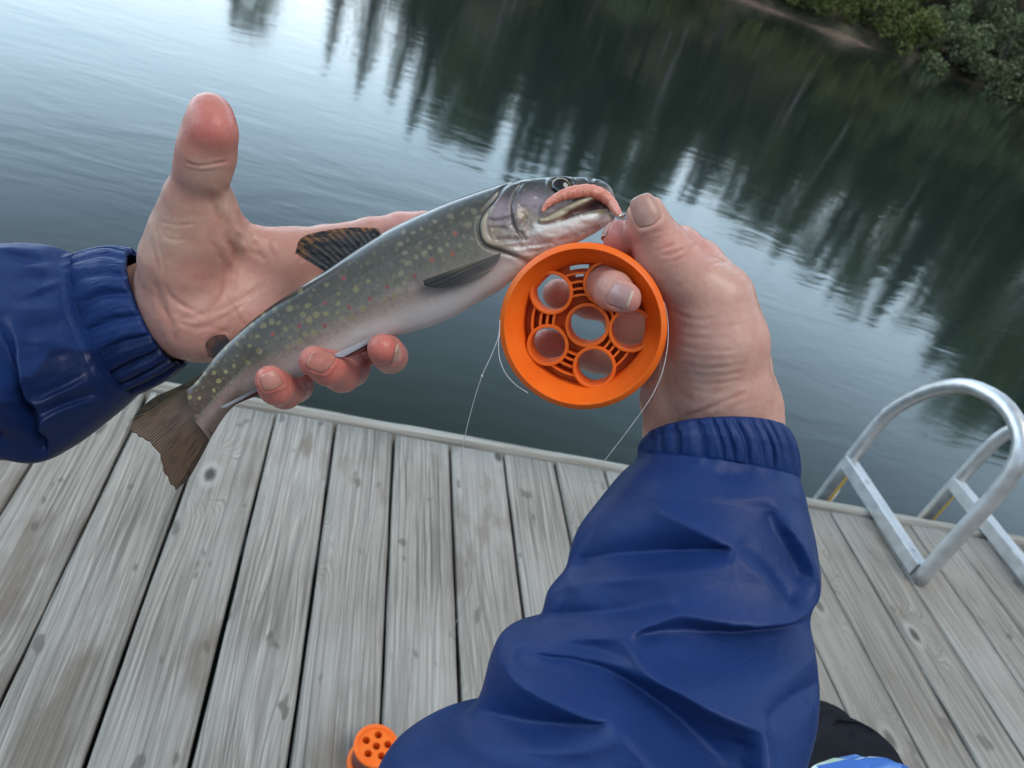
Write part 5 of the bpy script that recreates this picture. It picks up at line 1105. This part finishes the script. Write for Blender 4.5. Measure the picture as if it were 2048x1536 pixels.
def cuff(A, B, za, th, ng, amp, seed, parent, name='cuff', wet=0.0, wrap=.9, bow=(0,), bul=.0016):
    """gathered elastic cuff between two outlines"""
    X, Y, Zc, n_, a, k = tube_outline(A, B, za, None, th, 70, 720, wrap, bow)
    rg = np.random.default_rng(seed); ph = np.cumsum(rg.uniform(.5, 1.6, ng)); ph = np.r_[0, ph] / ph[-1] * 2 * np.pi
    amps = rg.uniform(.35, 1, ng + 1); am = np.interp(a, ph, amps, period=2 * np.pi)
    aa = a[None] + .05 * np.sin(k[:, None] * 3 + seed) + .035 * fbm(np.stack([np.broadcast_to(a * 3, X.shape), np.broadcast_to(k[:, None] * 2, X.shape)], -1), 2, seed)
    g = np.cos(2 * np.pi * np.interp(aa % (2 * np.pi), ph, np.arange(ng + 1)));  g = .5 - 1.5 * np.abs(np.sin(.5 * np.arccos(np.clip(g, -1, 1)))) ** 5
    prof = np.sin(np.pi * np.clip(k, 0, 1)) ** .5; e = .55 + .45 * prof
    h = amp * am[None] * g * e[:, None] + (bul * prof)[:, None] + .0003 * fbm(np.stack([np.broadcast_to(a * 30, X.shape), np.broadcast_to(k[:, None] * 5, X.shape)], -1), 2, seed + 1)
    # radial displacement: along the in-plane direction at the silhouettes, towards the viewer in front
    C = np.stack([(X.max(1) + X.min(1)) / 2, (Y.max(1) + Y.min(1)) / 2], 1); sa, ca = np.sin(a)[None], np.cos(a)[None]
    A2, B2 = by_knot(A, 70), by_knot(B, 70); dirv = (B2 - A2); dirv /= np.linalg.norm(dirv, axis=1)[:, None]; hp = h / Zc * FOC
    X2 = X + dirv[:, None, 0] * hp * ca; Y2 = Y + dirv[:, None, 1] * hp * ca
    rim = (np.interp(k, [0, .02, .06], [1, .5, 0]))[:, None] * .0016
    W = P(X2, Y2, Zc) + (n_ - h * sa + rim * sa)[..., None] * CF
    # turn the mouth inward so that the cuff has an edge and a lining
    inn = P(X2[0] * .96 + C[0, 0] * .04, Y2[0] * .96 + C[0, 1] * .04, Zc[0]) + (n_[0] * .92 + .0015)[..., None] * CF
    inn2 = P(X2[8] * .93 + C[8, 0] * .07, Y2[8] * .93 + C[8, 1] * .07, Zc[8]) + (n_[8] * .86)[..., None] * CF
    W = np.concatenate([inn2[None], inn[None], W]); F = grid_faces(72, 720, True)
    uv = np.stack([np.broadcast_to(np.r_[-.1, -.02, k][:, None], (72, 720)), np.broadcast_to(a[None] / 6.283 * 3, (72, 720))], -1).reshape(-1, 2)
    wv = np.broadcast_to(np.asarray(wet, float), (72, 720)).ravel() if not callable(wet) else wet(np.vstack([X2[:1], X2[:1], X2]), np.vstack([Y2[:1], Y2[:1], Y2])).ravel()
    return link_mesh(name, W.reshape(-1, 3), F, M_NYLON, parent, cols={'wet': wv}, uv=uv)
cuff([(1298, 866), (1290, 884), (1279, 912)], [(1566, 866), (1578, 905), (1588, 962)], [.428, .428], [.86, .86, .80], 26, .0022, 5, sl_r, bow=(38, 30, 26))
# ---- left sleeve
LA = [(166, 506), (150, 510), (120, 496), (80, 489), (40, 489), (0, 491), (-60, 500), (-140, 520), (-240, 560), (-380, 650), (-560, 820), (-740, 1060), (-860, 1400)]
LB = [(274, 786), (258, 800), (222, 832), (180, 866), (130, 900), (74, 926), (10, 920), (-80, 930), (-200, 975), (-290, 1060), (-380, 1200), (-440, 1400), (-460, 1700)]
X, Y, Zc, n_, a, k = tube_outline(LA[::1], LB, [.474, .468, .458, .448, .438, .43, .42, .40, .38, .36, .34, .32], None, [.66, .64, .64, .64, .6], 520, 420)
Z8 = lambda pts: [(x / 3.0725, 460 + y / 3.0725) for x, y in pts]
ML = membrane([(Z8(p), h) for p, h in [
    ([(-200, 200), (0, 290), (100, 360), (210, 470), (300, 515), (430, 525), (570, 535)], [3, 5, 7, 8, 7, 4, 2]), ([(-150, 330), (0, 420), (110, 520), (190, 640)], [-4, -5, -6, -3]),
    ([(235, 580), (270, 700), (300, 860), (320, 1000), (330, 1200), (310, 1400)], [-1, -5, -10, -14, -14, -10]), ([(30, 560), (110, 760), (170, 960), (235, 1190)], [3, 7, 8, 5]), ([(-60, 700), (20, 860), (80, 1040), (190, 1270)], [-3, -6, -8, -6]),
    ([(360, 580), (410, 760), (400, 920), (390, 1040)], [3, 5, 4, 2]), ([(430, 1075), (560, 1012), (660, 958), (750, 890)], [2, 5, 5, 2]), ([(440, 1020), (560, 960), (660, 905)], [-2, -4, -2]), ([(400, 1230), (520, 1120), (640, 1065), (770, 1010)], [1, 4, 4, 1]), ([(440, 1120), (560, 1060), (690, 1005)], [-1, -3, -2]), ([(380, 1330), (500, 1220), (620, 1140)], [-4, -3, 0]),
    ([(100, 118), (250, 162), (380, 178), (475, 190)], [2, 4.5, 3.5, 0]), ([(230, 195), (340, 232), (470, 228)], [-1, -3.5, -1]), ([(300, 292), (400, 266), (490, 290)], [0, 3.5, 1]), ([(330, 352), (430, 338), (520, 332)], [-1, -3.5, -1]), ([(390, 482), (470, 432), (540, 396)], [0, -3, -1]), ([(420, 428), (480, 394), (530, 362)], [1, 2.5, 1]),
    ([(430, 640), (520, 610), (600, 625)], [0, -3, -1]), ([(420, 740), (500, 705), (590, 700), (650, 720)], [0, 3, 2, 1]), ([(430, 800), (540, 790), (660, 760)], [-1, -3, -1])]], -260, 440, 300, 960, g=4.0)
facing = np.clip(-np.sin(a)[None] * -2.2, 0, 1) * np.ones_like(X)
h = 1.25 * ML(X, Y) * facing + .0014 * fbm(np.stack([X / 80, Y / 50], -1), 3, 81) + .0005 * fbm(np.stack([X / 22, Y / 18], -1), 3, 82)
h *= .2 + .8 * sstep(0, .05, k)[:, None]
ga = np.broadcast_to(a * 11, X.shape); h += .0016 * vnoise(np.stack([ga, np.broadcast_to(k[:, None] * 4, X.shape)], -1), 7) * sstep(.12, .0, k)[:, None]
puff = (.0022 * sstep(0, .05, k))[:, None] * facing
W = P(X, Y, Zc) + (n_ - h - puff)[..., None] * CF
wetf = lambda x, y: .85 * sstep(-6, 10, (y - (735 + .0 * x)) + .35 * (x - 130) + 26 * vnoise(np.stack([x / 45, y / 30], -1), 15)) * sstep(60, 110, x) + .8 * sstep(800, 812, y + 14 * vnoise(np.stack([x / 30, y / 30], -1), 16)) * sstep(110, 70, x) * sstep(-40, 10, x)
UVs = np.stack([np.broadcast_to(k[:, None], X.shape), np.broadcast_to(a[None] / 6.283, X.shape)], -1).reshape(-1, 2)
sl_l = link_mesh('jacket_sleeve', W.reshape(-1, 3), grid_faces(520, 420, True), M_NYLON, person, cols={'wet': np.clip(wetf(X, Y), 0, 1).ravel()}, uv=UVs)
sl_l['label'] = 'left sleeve of the navy blue rain jacket, wet near the cuff'
cuff([(270, 500), (225, 496), (164, 508)], [(362, 732), (322, 762), (268, 790)], [.474, .474], [.80, .74, .66], 22, .0027, 9, sl_l, bul=.0002, wet=lambda x, y: np.clip(wetf(x, y - 12), 0, 1))
# ================================================================== BAIT, LINE
t = NT('pink_bait'); tc = t.n('TexCoord').outputs['Object']; n = t.noise(tc, 500, 4, .65)
t.l(t.ramp(n, [(.3, (.56, .19, .13)), (.7, (.70, .30, .22))]), t.b.inputs['Base Color']); t.set(Roughness=.38, Subsurface_Weight=.2, Subsurface_Scale=.003); t.bump(n, .7, .0007); M_BAIT = t.m
bp = spline([(1084, 424), (1090, 414), (1102, 403), (1124, 391), (1150, 384), (1176, 382), (1200, 388), (1219, 402), (1232, 419), (1240, 430), (1244, 433)], 140)
br = np.interp(np.linspace(0, 1, 140), [0, .03, .1, .25, .4, .6, .75, .88, .96, 1], [2.5, 4.5, 7, 10.5, 13, 13.5, 12.5, 9.5, 6, 3])
zz = np.array([min(fish_front(min(x, 1215), max(y, 366)), .419) for x, y in bp]); zz = np.convolve(np.pad(zz, 10, 'edge'), np.ones(21) / 21, 'valid') - .0026; zz = zz + np.interp(np.linspace(0, 1, 140), [0, .7, 1], [0, 0, -.004]); zz = np.minimum(zz, np.interp(np.linspace(0, 1, 140), [0, .72, .85, 1], [.5, .5, .408, .398]))
C = P(bp[:, 0], bp[:, 1], zz); V, F = tube(C, br / FOC * .408, 28)
V = np.asarray(V); ctrv = np.repeat(C, 28, 0); d = V - ctrv; rn_ = np.linalg.norm(d, axis=1, keepdims=True); V = V + d / rn_ * (.00030 * fbm(V / .0012, 3, 91) + .00007 * np.sin(np.repeat(np.arange(140), 28) * .55))[:, None]
bait = tag(link_mesh('bait', V, F, M_BAIT), 'fat pink rubbery bait lying over the lip of the trout, tied to the line', 'bait')
t = NT('clear_line'); t.set(Base_Color=(.66, .66, .68, 1), Roughness=.22, Transmission_Weight=.25, IOR=1.5); M_LINE = t.m
def line(name, pts, r, label, n=160):
    q = spline(pts, n); return tag(link_mesh(name, *tube(P(q[:, 0], q[:, 1], q[:, 2]), r, 6), M_LINE), label, 'fishing line')
fl = line('fishing_line', [(1168, 487, .394), (1190, 492, .3905), (1225, 512, .3915), (1262, 538, .3925), (1300, 570, .393), (1328, 606, .393), (1336, 650, .392), (1334, 700, .390), (1322, 752, .388), (1300, 798, .389), (1260, 855, .394), (1212, 918, .402), (1172, 972, .41), (1152, 1012, .415), (1143, 1048, .42)], .00021, 'thin clear line lying along the rim of the orange reel and down past the sleeve')
b = MB(); q_ = spline([(1244, 433, .392), (1254, 438, .391), (1266, 446, .392)], 12); b.add(*tube(P(q_[:, 0], q_[:, 1], q_[:, 2]), .0002, 6)); link_mesh('leader', *b.out(), M_LINE, bait)
fl2 = line('fishing_line', [(1000, 640, .402), (997, 672, .400), (982, 712, .400), (964, 752, .402), (946, 808, .410), (930, 872, .42), (922, 922, .43), (926, 980, .44), (936, 1050, .45), (945, 1110, .47), (938, 1180, .50), (905, 1262, .54)], .00021, 'thin clear line with a small knot hanging left of the orange reel over the planks')
b = MB()
for x, y, z in ((964, 752, .402), (922, 922, .43)):
    c_ = P(x, y, z); b.add(*tube([c_ - .0008 * CD, c_ - .0003 * CD, c_ + .0003 * CD, c_ + .0008 * CD], [.0002, .0006, .0006, .0002], 8))
link_mesh('knot', *b.out(), M_LINE, fl2)
fl3 = line('fishing_line', [(1000, 660, .406), (997, 690, .402), (1000, 720, .399), (1012, 748, .397), (1032, 770, .396), (1056, 786, .397)], .0002, 'loose loop of clear line bulging out from the lower left rim of the orange reel')
b = MB(); c_ = P(1246, 432, .391); b.add(*tube([c_ - .0022 * CR + .0006 * CD, c_ - .0008 * CR, c_ + .0006 * CR - .0005 * CD, c_ + .0015 * CR], [.0003, .0009, .0009, .0003], 8))
link_mesh('snap', *b.out(), simple('steel', (.55, .5, .42), .3, Metallic=.9), bait)
# ================================================================== LEGS OF THE PERSON
t = NT('black_cloth'); tc = t.n('TexCoord').outputs['Object']; t.l(t.ramp(t.noise(tc, 14, 4), [(.3, (.005, .0055, .008)), (.7, (.013, .014, .018))]), t.b.inputs['Base Color']); t.set(Roughness=.85, Specular_IOR_Level=.12); t.bump(t.noise(tc, 24, 4), .5, .012); M_BLACK = t.m
nu, nv = 90, 90
A = [(1560, 1404), (1570, 1404), (1540, 1440), (1500, 1500), (1470, 1580), (1430, 1720)]; B = [(1640, 1406), (1690, 1424), (1716, 1452), (1745, 1458), (1788, 1496), (1812, 1545), (1845, 1620), (1880, 1720)]
X, Y, Zc, n_, a, k = tube_outline(A, B, [.92, .88, .82, .76, .72], None, [.4, .7, .75, .75], nu, nv)
h = .022 * fbm(np.stack([X / 55, Y / 38], -1), 3, 99) + fold_field(X, Y, [([(1680, 1425), (1700, 1460), (1735, 1520), (1750, 1600)], -.016, 14, 18, 'ridge'), ([(1590, 1490), (1650, 1470), (1700, 1450)], .008, 18, 18, 'ridge')])
W = P(X, Y, Zc) + (n_ - h)[..., None] * CF; cap = np.repeat(W[:1].mean(1, keepdims=True), nv, 1); W = np.concatenate([cap * .7 + W[:1] * .3, W])
tr = link_mesh('trouser_leg', W.reshape(-1, 3), grid_faces(nu + 1, nv, True), M_BLACK, person); tr['label'] = 'black trousers at the bottom right corner'
t = NT('printed_cloth'); tc = t.n('TexCoord').outputs['Object']; v1 = t.n('TexVoronoi', i_Scale=34.0); t.l(t.map(tc, (1, 1.6, 1)), v1.inputs['Vector']); sc_ = t.n('SeparateColor'); t.l(v1.outputs['Color'], sc_.inputs[0])
t.l(t.ramp(t.math('ADD', t.math('MULTIPLY', sc_.outputs[0], .6), t.math('MULTIPLY', t.noise(tc, 22, 3), .4)), [(.0, (.02, .07, .30)), (.33, (.03, .12, .42)), (.45, (.30, .48, .72)), (.6, (.60, .68, .74)), (.78, (.22, .34, .15))]), t.b.inputs['Base Color']); t.set(Roughness=.7); M_PRINT = t.m
A = [(1668, 1522), (1645, 1530), (1622, 1544), (1595, 1600), (1580, 1700)]; B = [(1712, 1508), (1742, 1517), (1795, 1527), (1840, 1560), (1880, 1700)]
X, Y, Zc, n_, a, k = tube_outline(A, B, [.72, .69, .66, .62], None, [.15, .4, .5], 60, 80)
W = P(X, Y, Zc) + (n_ - .006 * fbm(np.stack([X / 40, Y / 30], -1), 3, 98))[..., None] * CF; cap = np.repeat(W[:1].mean(1, keepdims=True), 80, 1); W = np.concatenate([cap, W])
hm = link_mesh('shirt_hem', W.reshape(-1, 3), grid_faces(61, 80, True), M_PRINT, person); hm['label'] = 'blue, white and green printed shirt hem at the bottom edge'
